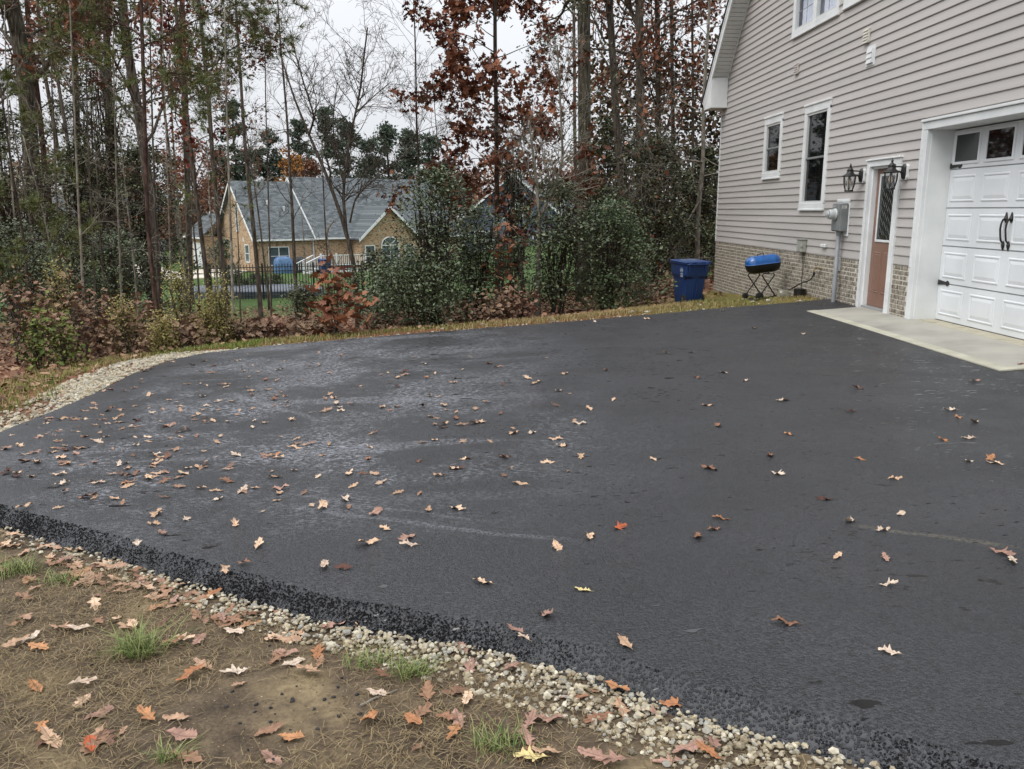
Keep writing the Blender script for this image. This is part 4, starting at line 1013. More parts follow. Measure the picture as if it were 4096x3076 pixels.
# ================================================================== TREES (left to right in the photo)
G1 = 'slender trunks of the near wood'
tree('forest_tree', 'thick mossy trunk at the far left edge of the wood', [(165,1120),(146,974),(110,420),(80,180),(35,-20),(-40,-500)], 62, 25, M_OLIVE, .8, nb=12, f0=.55, blen=3.0, lv=2, leaf=(L_BROWN,1500,.12,T_OAK,1,.12), seed=1)
tree('pine_tree', 'reddish pine trunk in front of the mossy trunk, far left', [(265,1235),(228,980),(193,770),(154,385),(118,120),(110,0),(95,-300)], 24, None, M_PINE, .7, nb=18, f0=.35, blen=2.2, lv=2, q=dict(up=-.02), pine=(700,.19,.005), seed=2, up0=.15)
tree('forest_tree', 'slender grey trunk right of the reddish pine trunk', [(345,1265),(282,870),(250,722),(217,480),(178,290),(150,0),(135,-300)], 18, None, M_BARK, .6, nb=10, f0=.4, blen=.9, lv=2, seed=3, group=G1)
tree('forest_tree', 'slender grey trunk, second to the right of reddish pine', [(376,1325),(347,1142),(325,980),(303,790),(270,554),(231,313),(193,0),(170,-300)], 17, None, M_BARK, .6, nb=12, f0=.4, blen=.9, lv=2, seed=4, group=G1)
tree('young_pine', 'young pine with drooping yellow green needles among left trunks', [(120,1260),(105,1000),(60,760),(20,480),(0,330)], 12, 15.5, M_DKB, .5, nb=14, f0=.15, blen=1.1, lv=1, pine=(260,.18,.0045), seed=5, up0=.1)
tree('forest_tree', 'thin straight sapling trunk left of forked trunk', [(508,1235),(471,898),(450,627),(424,480),(395,240),(393,0),(390,-300)], 11, None, M_BARK, .5, nb=12, f0=.3, blen=.8, lv=2, seed=6, group=G1)
tree('forest_tree', 'forked grey trunk left of the big oak trunk', [(533,1255),(509,1033),(482,844),(471,654),(440,420),(376,144),(350,-200)], 24, None, M_BARK, .45, nb=10, f0=.4, blen=1.0, lv=2, seed=7, group=G1)
tree('forest_tree', 'big oak trunk with brown leaves behind dark thin pine', [(632,1240),(623,980),(580,600),(549,385),(520,240),(496,0),(470,-400)], 40, 24, M_BARK, .75, nb=16, f0=.42, blen=3.2, lv=2, leaf=[(L_BROWN,3600,.12,T_OAK,1,.13),(L_RUST,1100,.12,T_OAK,1,.13)], seed=8)
tree('pine_tree', 'dark thin pine trunk rising from asphalt corner with red band', [(640,1400),(623,1250),(607,1088),(585,925),(583,770),(578,480),(568,240),(563,0),(560,-300)], 19, None, M_PINE, .65, nb=9, f0=.4, blen=1.5, lv=1, q=dict(up=.03), pine=(420,.18,.0045), seed=9, up0=.2,
     extra=[([(578,180,0),(640,158,.1),(720,110,.2),(830,60,.3),(890,40,.3)],8), ([(565,145,0),(520,110,.1),(450,80,.2),(395,60,.2)],9), ([(575,270,0),(660,290,0),(740,320,.1)],7)])
tree('forest_tree', 'thin pale trunk right of dark thin pine', [(745,1210),(726,1060),(704,870),(680,627),(674,578),(650,385),(645,144),(640,-200)], 13, None, M_PALE, .5, nb=12, f0=.35, blen=.9, lv=2, seed=10, group=G1)
tree('forest_tree', 'thin pale trunk, second to the right of dark thin pine', [(757,1215),(742,1088),(720,898),(699,654),(684,433),(675,200)], 12, None, M_PALE, .4, nb=12, f0=.3, blen=.8, lv=2, seed=11, group=G1, leaf=(L_RED,260,.10,T_OAK,1,.1))
tree('forest_tree', 'mottled grey trunk left of brick house gable', [(860,1345),(834,1142),(807,925),(775,654),(751,433),(727,290),(706,0),(695,-300)], 19, None, M_BARK, .6, nb=13, f0=.4, blen=1.0, lv=2, seed=12, group=G1, leaf=(L_RED,420,.11,T_OAK,1,.1))
tree('pine_tree', 'straight brown trunk beside the brick house gable', [(918,1352),(905,1196),(878,925),(850,654),(838,433),(819,240),(790,0),(780,-250)], 21, None, M_BARK, .6, nb=10, f0=.4, blen=1.3, lv=2, seed=13, group=G1, leaf=(L_BROWN,420,.11,T_OAK,1,.1), extra=[([(836,290,0),(900,210,.2),(980,165,.3),(1060,140,.3)],7)])
tree('bare_tree', 'tall bare trunk in front of the brick house left window', [(1050,1318),(1041,1226),(1026,1033),(1007,840),(983,624),(973,433),(963,240),(944,0),(935,-200)], 20, None, M_BARK, .35, nb=16, f0=.35, blen=1.2, lv=2, seed=14, up0=.7)
tree('bare_tree', 'thin crooked sapling between tall bare trunk and brick house window', [(1078,1240),(1074,1178),(1050,980),(1031,816),(1002,624),(985,520)], 9, None, M_BARK, .4, nb=10, f0=.3, blen=.7, lv=2, seed=15, up0=.6)
tree('bare_tree', 'straight bare trunk over the blue covered grill', [(1187,1295),(1185,1226),(1175,985),(1166,792),(1154,600),(1140,380),(1115,100),(1105,-100)], 15, None, M_BARK, .3, nb=20, f0=.3, blen=1.1, lv=2, seed=16, up0=.8)
tree('bare_tree', 'spreading bare tree with dark leaning trunk in front of brick house', [(1434,1318),(1424,1120),(1411,985),(1378,913),(1349,816),(1310,696),(1267,610),(1234,542),(1190,440),(1150,330),(1120,200)], 23, None, M_BARK, .2, nb=9, f0=.5, blen=1.4, lv=3, nlist=[4,3,2], seed=17, up0=.5, q=dict(wig=.22, ang=1.15),
     extra=[([(1385,930,0),(1378,840,.1),(1373,792,.2),(1380,672,.3),(1406,524,.4),(1442,362,.5),(1456,226,.5),(1470,110,.5)],14), ([(1400,890,0),(1420,790,-.2),(1470,740,-.4),(1560,670,-.6),(1650,590,-.8)],8), ([(1234,542,0),(1260,470,-.3),(1230,380,-.4),(1190,250,-.5),(1160,120,-.5)],9), ([(1375,730,.3),(1340,600,.6),(1330,480,.8),(1350,330,.9)],8), ([(1425,450,.4),(1500,380,.5),(1560,330,.6)],6)])
tree('bare_tree', 'short dead stem with broken top near spreading bare tree', [(1372,1290),(1350,1060),(1320,1000),(1290,960),(1300,900),(1320,870),(1335,885)], 13, None, M_PALE, .5, nb=3, f0=.6, blen=.4, lv=1, seed=18, up0=.2)
tree('bare_tree', 'tall thin bare sapling against sky above the holly', [(1690,1120),(1680,850),(1672,640),(1664,452),(1655,90),(1650,-60)], 13, 19, M_DKB, .3, nb=22, f0=.35, blen=1.7, lv=2, seed=19, up0=.9)
tree('bare_tree', 'faint bare sapling left of the red brown oak', [(1770,1050),(1755,600),(1740,430),(1730,250)], 7, 22, M_BARK, .3, nb=14, f0=.3, blen=1.1, lv=2, seed=20, up0=.8)
tree('oak_tree', 'oak full of hanging red brown leaves in the middle of wood', [(1992,1200),(1988,1011),(1990,723),(1985,361),(1980,0),(1975,-350)], 22, 18.5, M_DKB, .5, nb=26, f0=.30, blen=2.0, lv=2, leaf=[(L_BROWN,5000,.13,T_OAK,1,.09),(L_RUST,1800,.13,T_OAK,1,.09)], seed=21, up0=.25, q=dict(up=.02))
tree('forest_tree', 'dark leaning stem between red brown oak and pale forked tree', [(2095,1150),(2070,894),(2047,776),(2030,640)], 15, 18, M_DKB, .4, nb=9, f0=.3, blen=1.2, lv=2, seed=22, leaf=(L_BROWN,420,.12,T_OAK,1,.1))
tree('bare_tree', 'pale forked bare tree in front of the grey blue house', [(2150,1200),(2152,1129),(2161,864),(2146,717),(2130,600),(2115,480)], 24, 16, M_PALE, .3, nb=12, f0=.35, blen=1.2, lv=2, nlist=[4,3], seed=23, up0=.7,
     extra=[([(2161,870,0),(2190,800,.1),(2223,735,.2),(2252,635,.3),(2247,542,.3),(2240,400,.3),(2229,181,.3)],15), ([(2155,760,0),(2110,680,-.2),(2080,560,-.3)],8)])
tree('forest_tree', 'massive furrowed poplar trunk behind the hollies', [(2340,1180),(2337,678),(2337,452),(2337,0),(2335,-500)], 52, 24, M_OLIVE, .9, nb=8, f0=.7, blen=2.5, lv=2, seed=24, leaf=(L_RUST,500,.12,T_OAK,1,.12))
tree('forest_tree', 'thin trunk hugging the massive poplar trunk, with green ivy', [(2310,1150),(2300,550),(2297,0),(2290,-300)], 15, 22.5, M_BARK, .7, nb=16, f0=.35, blen=1.3, lv=2, seed=25, leaf=(L_DKGREEN,2600,.07,T_RHOMB,1,.14), q=dict(up=0), up0=.1)
tree('forest_tree', 'brown trunk next right of the massive poplar trunk', [(2500,1130),(2482,687),(2460,361),(2441,0),(2425,-400)], 31, 25, M_BARK, .8, nb=14, f0=.45, blen=2.4, lv=2, seed=26, leaf=(L_RUST,1500,.12,T_OAK,1,.13))
tree('forest_tree', 'grey trunk with high fork halfway between poplar and house', [(2565,1130),(2560,600),(2557,300),(2555,0),(2550,-400)], 36, 28, M_BARK, .75, nb=14, f0=.45, blen=3.0, lv=2, seed=27, leaf=(L_RUST,2200,.12,T_OAK,1,.14), extra=[([(2556,110,0),(2530,60,.2),(2510,0,.3),(2490,-120,.3)],20)])
tree('forest_tree', 'dark trunk amid rust leaves, nearest the house of the tall ones', [(2640,1130),(2630,600),(2627,100),(2620,-300)], 25, 30, M_DKB, .7, nb=16, f0=.4, blen=3.0, lv=2, seed=28, leaf=(L_RUST,2600,.12,T_OAK,1,.15))
tree('forest_tree', 'thin trunk in rust foliage behind the white eave', [(2695,1120),(2690,600),(2685,0),(2680,-300)], 18, 33, M_BARK, .7, nb=14, f0=.4, blen=2.8, lv=2, seed=29, leaf=(L_BROWN,1900,.12,T_OAK,1,.15))
tree('forest_tree', 'pale grey tree with level branches just left of the house', [(2790,1150),(2790,1011),(2793,835),(2816,659),(2812,452),(2826,226),(2840,40),(2845,-100)], 23, 23, M_PALE, .35, nb=18, f0=.35, blen=2.6, lv=2, seed=30, up0=.15, q=dict(up=.01), leaf=(L_RUST,300,.10,T_OAK,1,.1),
     extra=[([(2810,650,0),(2760,640,-.3),(2690,648,-.6),(2620,668,-.8),(2590,655,-.9)],9), ([(2800,800,0),(2740,900,-.4),(2725,960,-.5),(2690,1000,-.6),(2600,985,-.8)],8)])
tree('forest_tree', 'thin pole trunk behind the pale grey tree', [(2775,1120),(2772,580),(2770,250),(2768,-100)], 14, 30, M_BARK, .6, nb=12, f0=.4, blen=2.4, lv=2, seed=31, leaf=(L_RUST,1100,.12,T_OAK,1,.15))
# more saplings filling the left wood
for q, (pix, w, lab) in enumerate([
    ([(95,1270),(60,1000),(25,800),(5,600),(-10,350)], 12, 'lichen grey sapling at the extreme left of wood'),
    ([(165,1150),(130,900),(85,700),(60,560),(40,400)], 11, 'bent grey sapling left of the mossy trunk foot'),
    ([(220,1100),(200,950),(160,780),(120,640),(95,540)], 8, 'twiggy leaning sapling near the mossy trunk foot'),
    ([(420,1190),(405,1000),(395,820),(385,640),(372,420)], 8, 'very thin sapling between slender trunks and forked trunk'),
    ([(548,1190),(535,1000),(510,830),(498,640),(480,470)], 8, 'very thin stem just right of the forked trunk'),
    ([(800,1265),(790,1060),(770,900),(765,700),(760,520)], 9, 'thin dark stem left of the mottled grey trunk'),
    ([(885,1330),(870,1130),(850,980),(838,780),(825,560)], 9, 'thin stem between mottled grey and straight brown trunks'),
    ([(965,1330),(958,1180),(955,1000),(948,880),(940,760)], 7, 'thin stem in front of the brick gable wall'),
    ([(1230,1250),(1225,1100),(1215,960),(1205,840)], 7, 'thin stem by the neighbouring deck steps'),
    ([(1310,1180),(1305,1000),(1300,860),(1290,700),(1288,560)], 9, 'thin upright stem in front of deck railing')] + [([(x0+dx*3, 1240+(k*37) % 60), (x0+dx*2, 1000), (x0+dx, 760), (x0, 480), (x0-dx, 200), (x0-dx*1.4, 20)], 8+(k % 3)*2, lb) for k, (x0, dx, lb) in enumerate([
      (40,14,'bare pole stem near the extreme left edge'),(210,12,'bare pole stem behind the slender grey trunks'),(300,13,'bare pole stem just left of the forked trunk group'),(355,9,'bare pole stem seen between two slender trunks'),(455,10,'bare pole stem behind the forked trunk'),
      (610,8,'bare pole stem right beside the dark thin pine'),(660,9,'bare pole stem among the thin pale trunks'),(735,10,'bare pole stem left of the mottled grey trunk'),(905,9,'bare pole stem crossing the sky right of straight brown trunk'),(1060,8,'bare pole stem over the brick house roof')])]):
    tree('sapling', lab, pix, w, (None if pix[0][1] > 1240 else 17+q % 3) if q < 10 else 14.5+(q*7) % 6, M_BARK if q % 2 else M_PALE, .4, nb=9, f0=.3, blen=.8, lv=2, seed=60+q, up0=.5, group='saplings of the near wood')
# brown oaks behind the left trunks
for q, (px, w, D, lab, lm) in enumerate([(-60,40,34,'brown leaved oak at the far left behind mossy trunk',L_BROWN),(300,30,38,'brown leaved oak far behind the slender grey trunks',L_BROWN),(430,34,33,'rust leaved oak far behind the forked trunk',L_RUST),(740,26,36,'red brown oak behind the thin pale trunks',L_BROWN)]):
    tree('oak_tree', lab, [(px+20,1120),(px+10,700),(px,300),(px-10,-100),(px-15,-450)], w, D, M_BARK, .6, nb=20, f0=.4, blen=3.6, lv=2, leaf=(lm,3600,.125,T_OAK,1,.16), seed=80+q, up0=.4)

# ---- evergreens
HG = 'evergreen hollies of the wood edge'
bush('holly_bush', 'tall airy holly right of the spreading bare tree', 1735, 690, 1310, 15.2, 195, L_HOLLY, 9500, .052, 9, HG, seed=1, clumps=150)
bush('holly_bush', 'low wide holly in front of the airy holly, reaching grass', 1640, 1020, 1320, 14.4, 240, L_HOLLY, 8500, .05, 8, HG, seed=2, clumps=110)
bush('holly_bush', 'mid green holly at foot of the red brown oak', 1900, 830, 1290, 16, 165, L_HOLLY, 7500, .052, 7, HG, seed=3, clumps=110)
bush('holly_bush', 'dense holly at the foot of pale forked tree', 2230, 740, 1250, 16.2, 215, L_HOLLY, 11000, .052, 9, HG, seed=4, clumps=150)
bush('holly_bush', 'bright green holly leaning towards the blue bin', 2440, 810, 1230, 16.6, 210, L_HOLLYB, 11000, .052, 9, HG, seed=5, clumps=150)
bush('holly_tree', 'dark evergreen behind and left of the blue bin', 2620, 560, 1150, 23, 190, L_DKGREEN, 17000, .075, 6, HG, seed=6, clumps=130, cat='tree')
bush('holly_tree', 'dark evergreen between poplar trunk and brown trunk', 2420, 470, 1120, 27, 150, L_DKGREEN, 13000, .085, 5, HG, seed=7, clumps=120, cat='tree')
bush('holly_tree', 'dark evergreen filling the gap beside the house corner', 2790, 600, 1120, 26.5, 125, L_DKGREEN, 13000, .085, 5, HG, seed=8, clumps=110, cat='tree')
bush('holly_bush', 'small dark holly behind the spreading bare tree foot', 1500, 1010, 1290, 16.5, 110, L_DKGREEN, 6000, .05, 4, HG, seed=9, clumps=45)
bush('holly_bush', 'thin holly with sky showing through above the grey blue house', 2060, 560, 1260, 20, 100, L_HOLLY, 5000, .055, 4, HG, seed=10, clumps=70, shape='column')
bush('holly_tree', 'tall dark evergreen at the left end of the wood', 60, 470, 1200, 20, 240, L_DKGREEN, 13000, .075, 6, HG, seed=11, clumps=150, cat='tree')
bush('holly_tree', 'dark evergreen behind the slender grey trunks', 330, 560, 1160, 23, 170, L_DKGREEN, 12000, .08, 6, HG, seed=12, clumps=130, cat='tree')
bush('holly_tree', 'dark evergreen around the big oak trunk', 590, 600, 1210, 25.5, 165, L_DKGREEN, 12000, .08, 6, HG, seed=13, clumps=130, cat='tree')
bush('holly_bush', 'low dark evergreen under the forked trunk', 450, 930, 1190, 20, 150, L_HOLLY, 9000, .055, 5, HG, seed=14, clumps=80)
bush('holly_tree', 'sparse tall evergreen high between the left trunks', 440, 180, 1150, 30, 190, L_DKGREEN, 9000, .08, 4, HG, seed=15, clumps=90, cat='tree', zmin=.45)
bush('holly_bush', 'low evergreen at the left end behind dried weeds', 60, 900, 1280, 16.5, 190, L_HOLLY, 9000, .05, 5, HG, seed=16, clumps=80)
bush('laurel_bush', 'small green shrub beside the neighbouring gable wall', 885, 960, 1080, 52, 55, L_HOLLY, 3000, .11, 4, None, seed=17, clumps=40)
bush('holly_bush', 'tiny dark green seedling at foot of straight brown trunk', 930, 1290, 1352, 13.6, 40, L_HOLLY, 500, .045, 3, None, seed=18, clumps=14)
bush('cedar_shrub', 'low green cedar sprout behind the orange leaved sapling', 1200, 1130, 1290, 14.6, 90, L_DKGREEN, 3500, .04, 4, None, seed=19, clumps=40, shape='cone')

# ---- understory
UG = 'brown leaved oak seedlings along the wood edge'
L_SEED = mat('seedling_leaves', [(70,52,42),(112,90,72),(148,124,102),(92,68,56),(134,112,84)], .75, by='island', scale=0, spec=.2)
L_SEEDP = mat('pinkish_seedling_leaves', [(104,78,64),(142,112,94),(122,90,74)], .75, by='island', scale=0, spec=.2)
seeds = [(20,1130,13.5,95,'tangle of brown oak leaves at the extreme left'),(140,1190,13.0,85,'brown oak seedling right of the leftmost tangle'),(235,1080,14.2,70,'tall brown seedling beside the reddish pine foot'),(262,1200,12.7,80,'pinkish oak seedling in front of the reddish pine foot'),(350,1180,13.4,70,'brown seedling before the second slender trunk'),
  (420,1200,14.6,75,'brown seedling left of the forked trunk foot'),(450,1290,12.6,80,'low brown seedling left of the dark thin pine'),(545,1230,13.2,80,'red brown seedling at the forked trunk foot'),(600,1310,12.3,60,'low seedling touching the dark thin pine foot'),(700,1290,12.6,80,'brown seedling right of the dark thin pine foot'),
  (790,1270,13.6,80,'brown seedling left of the mottled grey trunk foot'),(885,1300,13.2,70,'low brown seedling between two grey trunk feet'),(985,1310,13.3,75,'brown seedling right of the straight brown trunk foot'),(1080,1300,13.6,80,'brown seedling near the tall bare trunk foot'),(1190,1310,13.4,80,'red brown seedling at the straight bare trunk foot'),
  (1290,1330,13.0,70,'low red brown seedling left of the spreading tree foot'),(1510,1290,14.6,80,'low red brown seedling right of the spreading tree foot'),(1880,1210,14.6,90,'brown seedling under the mid green holly'),(1990,1180,14.9,90,'reddish seedling under the red brown oak'),(2090,1190,15.0,80,'brown seedling left of the dense holly foot'),(2570,1150,18.0,80,'red brown seedling left of the blue bin'),(2660,1130,20.0,60,'low red brown seedling behind the blue bin')]
for q, (px, top, D, hw, lab) in enumerate(seeds):
    bush('oak_seedling', lab, px, top, 1300, D, hw*1.15, L_SEEDP if q % 3 == 1 else L_SEED, 330, .085, 7, UG, seed=100+q, clumps=40, tpl=T_OAK if D < 14 else T_HEX, dens=.6, flatc=.7, bark=M_BARK)
L_ORANGE = mat('orange_oak_leaves', [(112,70,50),(138,90,62),(160,108,72),(126,84,64),(100,60,46)], .65, by='island', scale=0, spec=.3)
bush('oak_sapling', 'small oak sapling with large orange leaves before the black fence', 1330, 1080, 1350, 12.75, 105, L_ORANGE, 190, .155, 5, None, seed=140, clumps=34, tpl=T_OAK, dens=.7, flatc=.9, bark=M_BARK, zmin=.3)
bush('oak_sapling', 'sprig of orange red leaves in front of grey blue house', 2010, 880, 1180, 15.6, 70, L_ORANGE, 110, .13, 3, None, seed=141, clumps=20, tpl=T_OAK, flatc=.9, bark=M_BARK, zmin=.35)
L_GOLDEN = mat('dried_goldenrod', [(116,112,62),(146,138,84),(164,150,100),(98,100,54)], .8, by='island', scale=0, spec=.15)
for q, (px, top, D, hw, lab) in enumerate([(205,1075,13.2,55,'feathery dried weed beside the reddish pine foot'),(455,1200,12.7,55,'feathery dried weed left of the dark thin pine foot'),(700,1080,13.4,65,'tall yellowish weed right of the dark thin pine'),(855,1130,13.0,55,'tall yellowish weed hiding the mottled grey trunk foot'),(800,1190,12.9,40,'short yellowish weed between two tall yellowish weeds'),(610,1290,12.1,30,'small yellowish weed just left of dark thin pine foot')]):
    bush('goldenrod_weed', lab, px, top, 1380, D, hw, L_GOLDEN, 2600, .028, 5, 'dried yellowish weeds at the wood edge', seed=150+q, clumps=46, cat='weed', dens=.7, flatc=.9, shape='oval')
L_GREENW = mat('green_weed_leaves', [(66,78,36),(92,102,48),(114,118,60)], .7, by='island', scale=0, spec=.2)
bush('green_weed', 'leafy yellow green weed near the left edge', 90, 1260, 1430, 11.6, 55, L_GREENW, 420, .07, 6, None, seed=160, clumps=36, cat='weed', flatc=1)
bush('green_weed', 'leafy green weed right of the yellow green weed', 190, 1300, 1430, 11.4, 60, L_GREENW, 420, .07, 6, None, seed=161, clumps=36, cat='weed', flatc=1)
L_STRAW = mat('straw', [(126,104,68),(160,138,96)], .8, by='island', scale=0, spec=.2)
def straw(px, py, n, lab, seed):
    rng = np.random.default_rng(seed); p = ground_hit(px, py); M = MB()
    for k in range(n):
        b0 = p+np.array([rng.normal(0, .12), rng.normal(0, .1), 0]); b0[2] = float(zt(b0[0], b0[1])); l = rng.uniform(.35, .75); a = rng.uniform(-.6, .6); t = np.linspace(0, 1, 6)
        M.tube(np.stack([b0[0]+np.sin(a)*l*.6*t**1.6, b0[1]+rng.normal(0, .1)*t, b0[2]+l*(t-.12*t**3)], 1), np.linspace(.004, .0018, 6), 3, cap=False)
    tag(M.build('straw_stalks', L_STRAW), lab, 'grass')
straw(285, 1420, 12, 'dry pale grass stalks leaning beside the leafy green weed', 5)
straw(700, 1400, 8, 'few dry stalks right of the dark thin pine foot', 6)
tag(MB().bbox(*(lambda p: (p[0]-.03, p[0]+.03, p[1]-.02, p[1]+.02, p[2]-.1, p[2]+.42))(ground_hit(2405, 1238)), .004).build('wooden_stake', M_PALE), 'short grey wooden survey stake in grass under bright holly', 'stake')

# ---- far trees
def far_pine(px, top, D, hw, lab, seed, col=None):
    rng = np.random.default_rng(7000+seed); c = at(px, 900, D); x, y = c[0], D; zg = float(zt(x, y)); H = at(px, top, D)[2]-zg; R_ = hw*D/F
    root = empty('pine_tree', (x, y, zg)); tag(root, lab, 'tree', 'far pines behind the neighbouring houses')
    P = np.array([(x+rng.normal(0, .15), y, zg-.2+(H+.1)*t) for t in np.linspace(0, 1, 8)]); P[0, :2] = x, y
    B = MB(); B.tube(P, np.linspace(.24, .05, 8), 7); C = []
    for k in range(48):
        h = rng.uniform(.36, 1.0); a = rng.uniform(0, 6.28); r = 1.35*R_*rng.uniform(.1, 1)*(1.15-.8*max(0, h-.6)/.4)
        c_ = np.array([x+r*math.cos(a), y+r*math.sin(a), zg+H*h]); C.append(c_); s_ = np.array([x, y, zg+H*(h-.05)]); B.tube([s_, (s_+c_)/2+[0, 0, -.1], c_], [.06, .04, .02], 4, cap=False)
    B.build('trunk', M_DKB, root, smooth=True); C = np.array(C); n = 5200; i = rng.integers(0, len(C), n)
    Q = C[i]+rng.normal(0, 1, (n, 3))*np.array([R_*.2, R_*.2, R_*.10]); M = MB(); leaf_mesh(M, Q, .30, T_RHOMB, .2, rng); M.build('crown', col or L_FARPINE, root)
fp = [(960,405,88,60,'far pine above the brick house gable'),(1090,520,96,50,'far pine just right of the gable pine'),(1215,490,95,55,'far pine left of the tallest pair'),(1320,430,92,60,'tallest far pine behind leaning bare tree'),(1400,470,98,60,'far pine right of the tallest far pine'),(1480,560,90,50,'low far pine over the taller roof'),(1560,495,94,65,'round topped far pine over the roof ridge end'),(1640,520,99,55,'far pine right of the round topped one'),(1720,545,96,60,'far pine behind tall airy holly top'),(1800,640,90,60,'far pine left of the red brown oak')]
for q, a in enumerate(fp): far_pine(*a, q)
def far_oak(px, top, D, hw, lab, seed, lm, n=2400, size=.28):
    rng = np.random.default_rng(8000+seed); c = at(px, 900, D); x, y = c[0], D; zg = float(zt(x, y)); H = at(px, top, D)[2]-zg; R_ = hw*D/F
    root = empty('broadleaf_tree', (x, y, zg)); tag(root, lab, 'tree', 'far brown trees behind the houses')
    P = np.array([(x, y, zg-.2+H*.9*t) for t in np.linspace(0, 1, 7)]); P[1:-1, 0] += rng.normal(0, .12, 5)
    B = MB(); B.tube(P, np.linspace(.22, .04, 7), 7); C = []
    for k in range(46):
        h = rng.uniform(.25, 1.0); a = rng.uniform(0, 6.28); r = R_*rng.uniform(.15, 1)**.7*math.sin(math.pi*(.1+.82*h))**.6
        c_ = np.array([x+r*math.cos(a), y+r*math.sin(a), zg+H*h]); C.append(c_); s_ = np.array([x, y, zg+H*max(.15, h-.22)]); B.tube([s_, (s_+c_)/2+[0, 0, .1], c_], [.05, .035, .012], 4, cap=False)
    B.build('trunk', M_BARK, root, smooth=True); C = np.array(C); i = rng.integers(0, len(C), n)
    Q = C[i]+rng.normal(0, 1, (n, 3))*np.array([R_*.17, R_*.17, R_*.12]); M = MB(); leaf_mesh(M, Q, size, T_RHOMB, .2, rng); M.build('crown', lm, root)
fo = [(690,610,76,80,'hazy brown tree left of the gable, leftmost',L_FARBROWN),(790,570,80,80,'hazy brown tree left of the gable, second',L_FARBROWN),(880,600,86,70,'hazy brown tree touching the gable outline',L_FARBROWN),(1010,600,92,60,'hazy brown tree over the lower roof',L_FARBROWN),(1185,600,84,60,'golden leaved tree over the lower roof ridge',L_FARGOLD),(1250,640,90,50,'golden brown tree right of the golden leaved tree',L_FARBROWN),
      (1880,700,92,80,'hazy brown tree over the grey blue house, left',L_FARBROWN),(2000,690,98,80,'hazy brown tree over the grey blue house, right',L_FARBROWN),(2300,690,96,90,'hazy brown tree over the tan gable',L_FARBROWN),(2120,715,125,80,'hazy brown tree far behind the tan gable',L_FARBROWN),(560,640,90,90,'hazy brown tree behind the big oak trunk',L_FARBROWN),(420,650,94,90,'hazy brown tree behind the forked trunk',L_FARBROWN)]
for q, a in enumerate(fo): far_oak(*a[:5], q, a[5])
def woods():
    rng = np.random.default_rng(77); M = MB(); n = 42000
    az = np.where(rng.random(n) < .5, rng.uniform(-.75, -.28, n), rng.uniform(-.05, .75, n)); D = rng.uniform(100, 125, n); x = az*D
    top = 6.0+2.5*np.sin(az*23)+1.5*np.sin(az*61+1); z = -3+rng.random(n)**.8*(top+3)
    leaf_mesh(M, np.stack([x, D, z], 1), .5, T_RHOMB, .1, rng)
    o = M.build('far_woods', mat('far_wood_leaves', [(70,74,58),(104,84,70),(120,98,82),(84,88,70)], .9, by='island', scale=0, spec=.1)); o['kind'] = 'stuff'; o['label'] = 'hazy mass of far woods behind the houses'; o['category'] = 'woods'
    M = MB(); n = 60000
    x = rng.uniform(12, 60, n); D = rng.uniform(30, 46, n); x = (rng.uniform(.13, .9, n))*D; z = -1.5+rng.random(n)**1.3*9.5
    leaf_mesh(M, np.stack([x, D, z], 1), .22, T_RHOMB, .1, rng)
    o = M.build('thicket', mat('thicket_leaves', [(42,44,30),(62,62,42),(96,72,54),(76,58,46),(54,56,38)], .8, by='island', scale=0, spec=.15)); o['kind'] = 'stuff'; o['label'] = 'dark mixed thicket behind the hollies by the house'; o['category'] = 'thicket'
woods()

# ================================================================== GROUND COVER
def scatter(n, xr, yr, cond, rng):
    x = rng.uniform(*xr, n); y = rng.uniform(*yr, n); k = cond(x, y); return x[k], y[k]
def litter():
    rng = np.random.default_rng(31)
    def cond(x, y):
        e = -sdist(x, y); c = (e > .75) & (y > 7.5) & (x > -y*.66-1) & (x < np.where(y > 20.5, y*.42+1, 5.6)) & ((x < 2.6) | (e > 2.2+1.2*np.sin(x)))
        return c & (rng.random(len(x)) < np.clip(1.5-y/30, .2, 1)) & ~((x > 4.2) & (y < 18))
    x, y = scatter(60000, (-20, 14), (7.5, 34), cond, rng); P = np.stack([x, y, zt(x, y)+rng.uniform(.005, .05, len(x))], 1)
    M = MB(); nr = P[:, 1] < 16
    leaf_mesh(M, P[nr], .095, T_HEX, .72, rng); leaf_mesh(M, P[~nr], .11, T_RHOMB, .72, rng)
    o = M.build('leaf_litter', mat('litter_leaves', [(60,42,33),(102,74,57),(140,108,86),(158,128,104),(88,58,46)], .8, by='island', scale=0, spec=.2)); o['kind'] = 'stuff'; o['label'] = 'brown leaf litter carpeting the wood floor'; o['category'] = 'leaf litter'
litter()
def blades(M, x, y, h, w, rng, lean=.5, segs=2):
    n = len(x); z = zt(x, y)-.005; a = rng.uniform(0, 6.283, n); hh = h*rng.uniform(.45, 1.25, n); ln = hh*rng.uniform(.1, 1, n)*lean
    dx, dy = np.cos(a), np.sin(a); sx, sy = -dy*w, dx*w
    b0 = np.stack([x-sx, y-sy, z], 1); b1 = np.stack([x+sx, y+sy, z], 1)
    m0 = np.stack([x-sx*.8+dx*ln*.35, y-sy*.8+dy*ln*.35, z+hh*.6], 1); m1 = np.stack([x+sx*.8+dx*ln*.35, y+sy*.8+dy*ln*.35, z+hh*.6], 1); t = np.stack([x+dx*ln, y+dy*ln, z+hh], 1)
    V = np.stack([b0, b1, m1, m0, t], 1).reshape(-1, 3); o = (np.arange(n)*5)[:, None]
    M.add(V, o+np.array([[0, 1, 2, 3]])); M.F[3].append(o+np.array([[3, 2, 4]])+M.n-len(V))
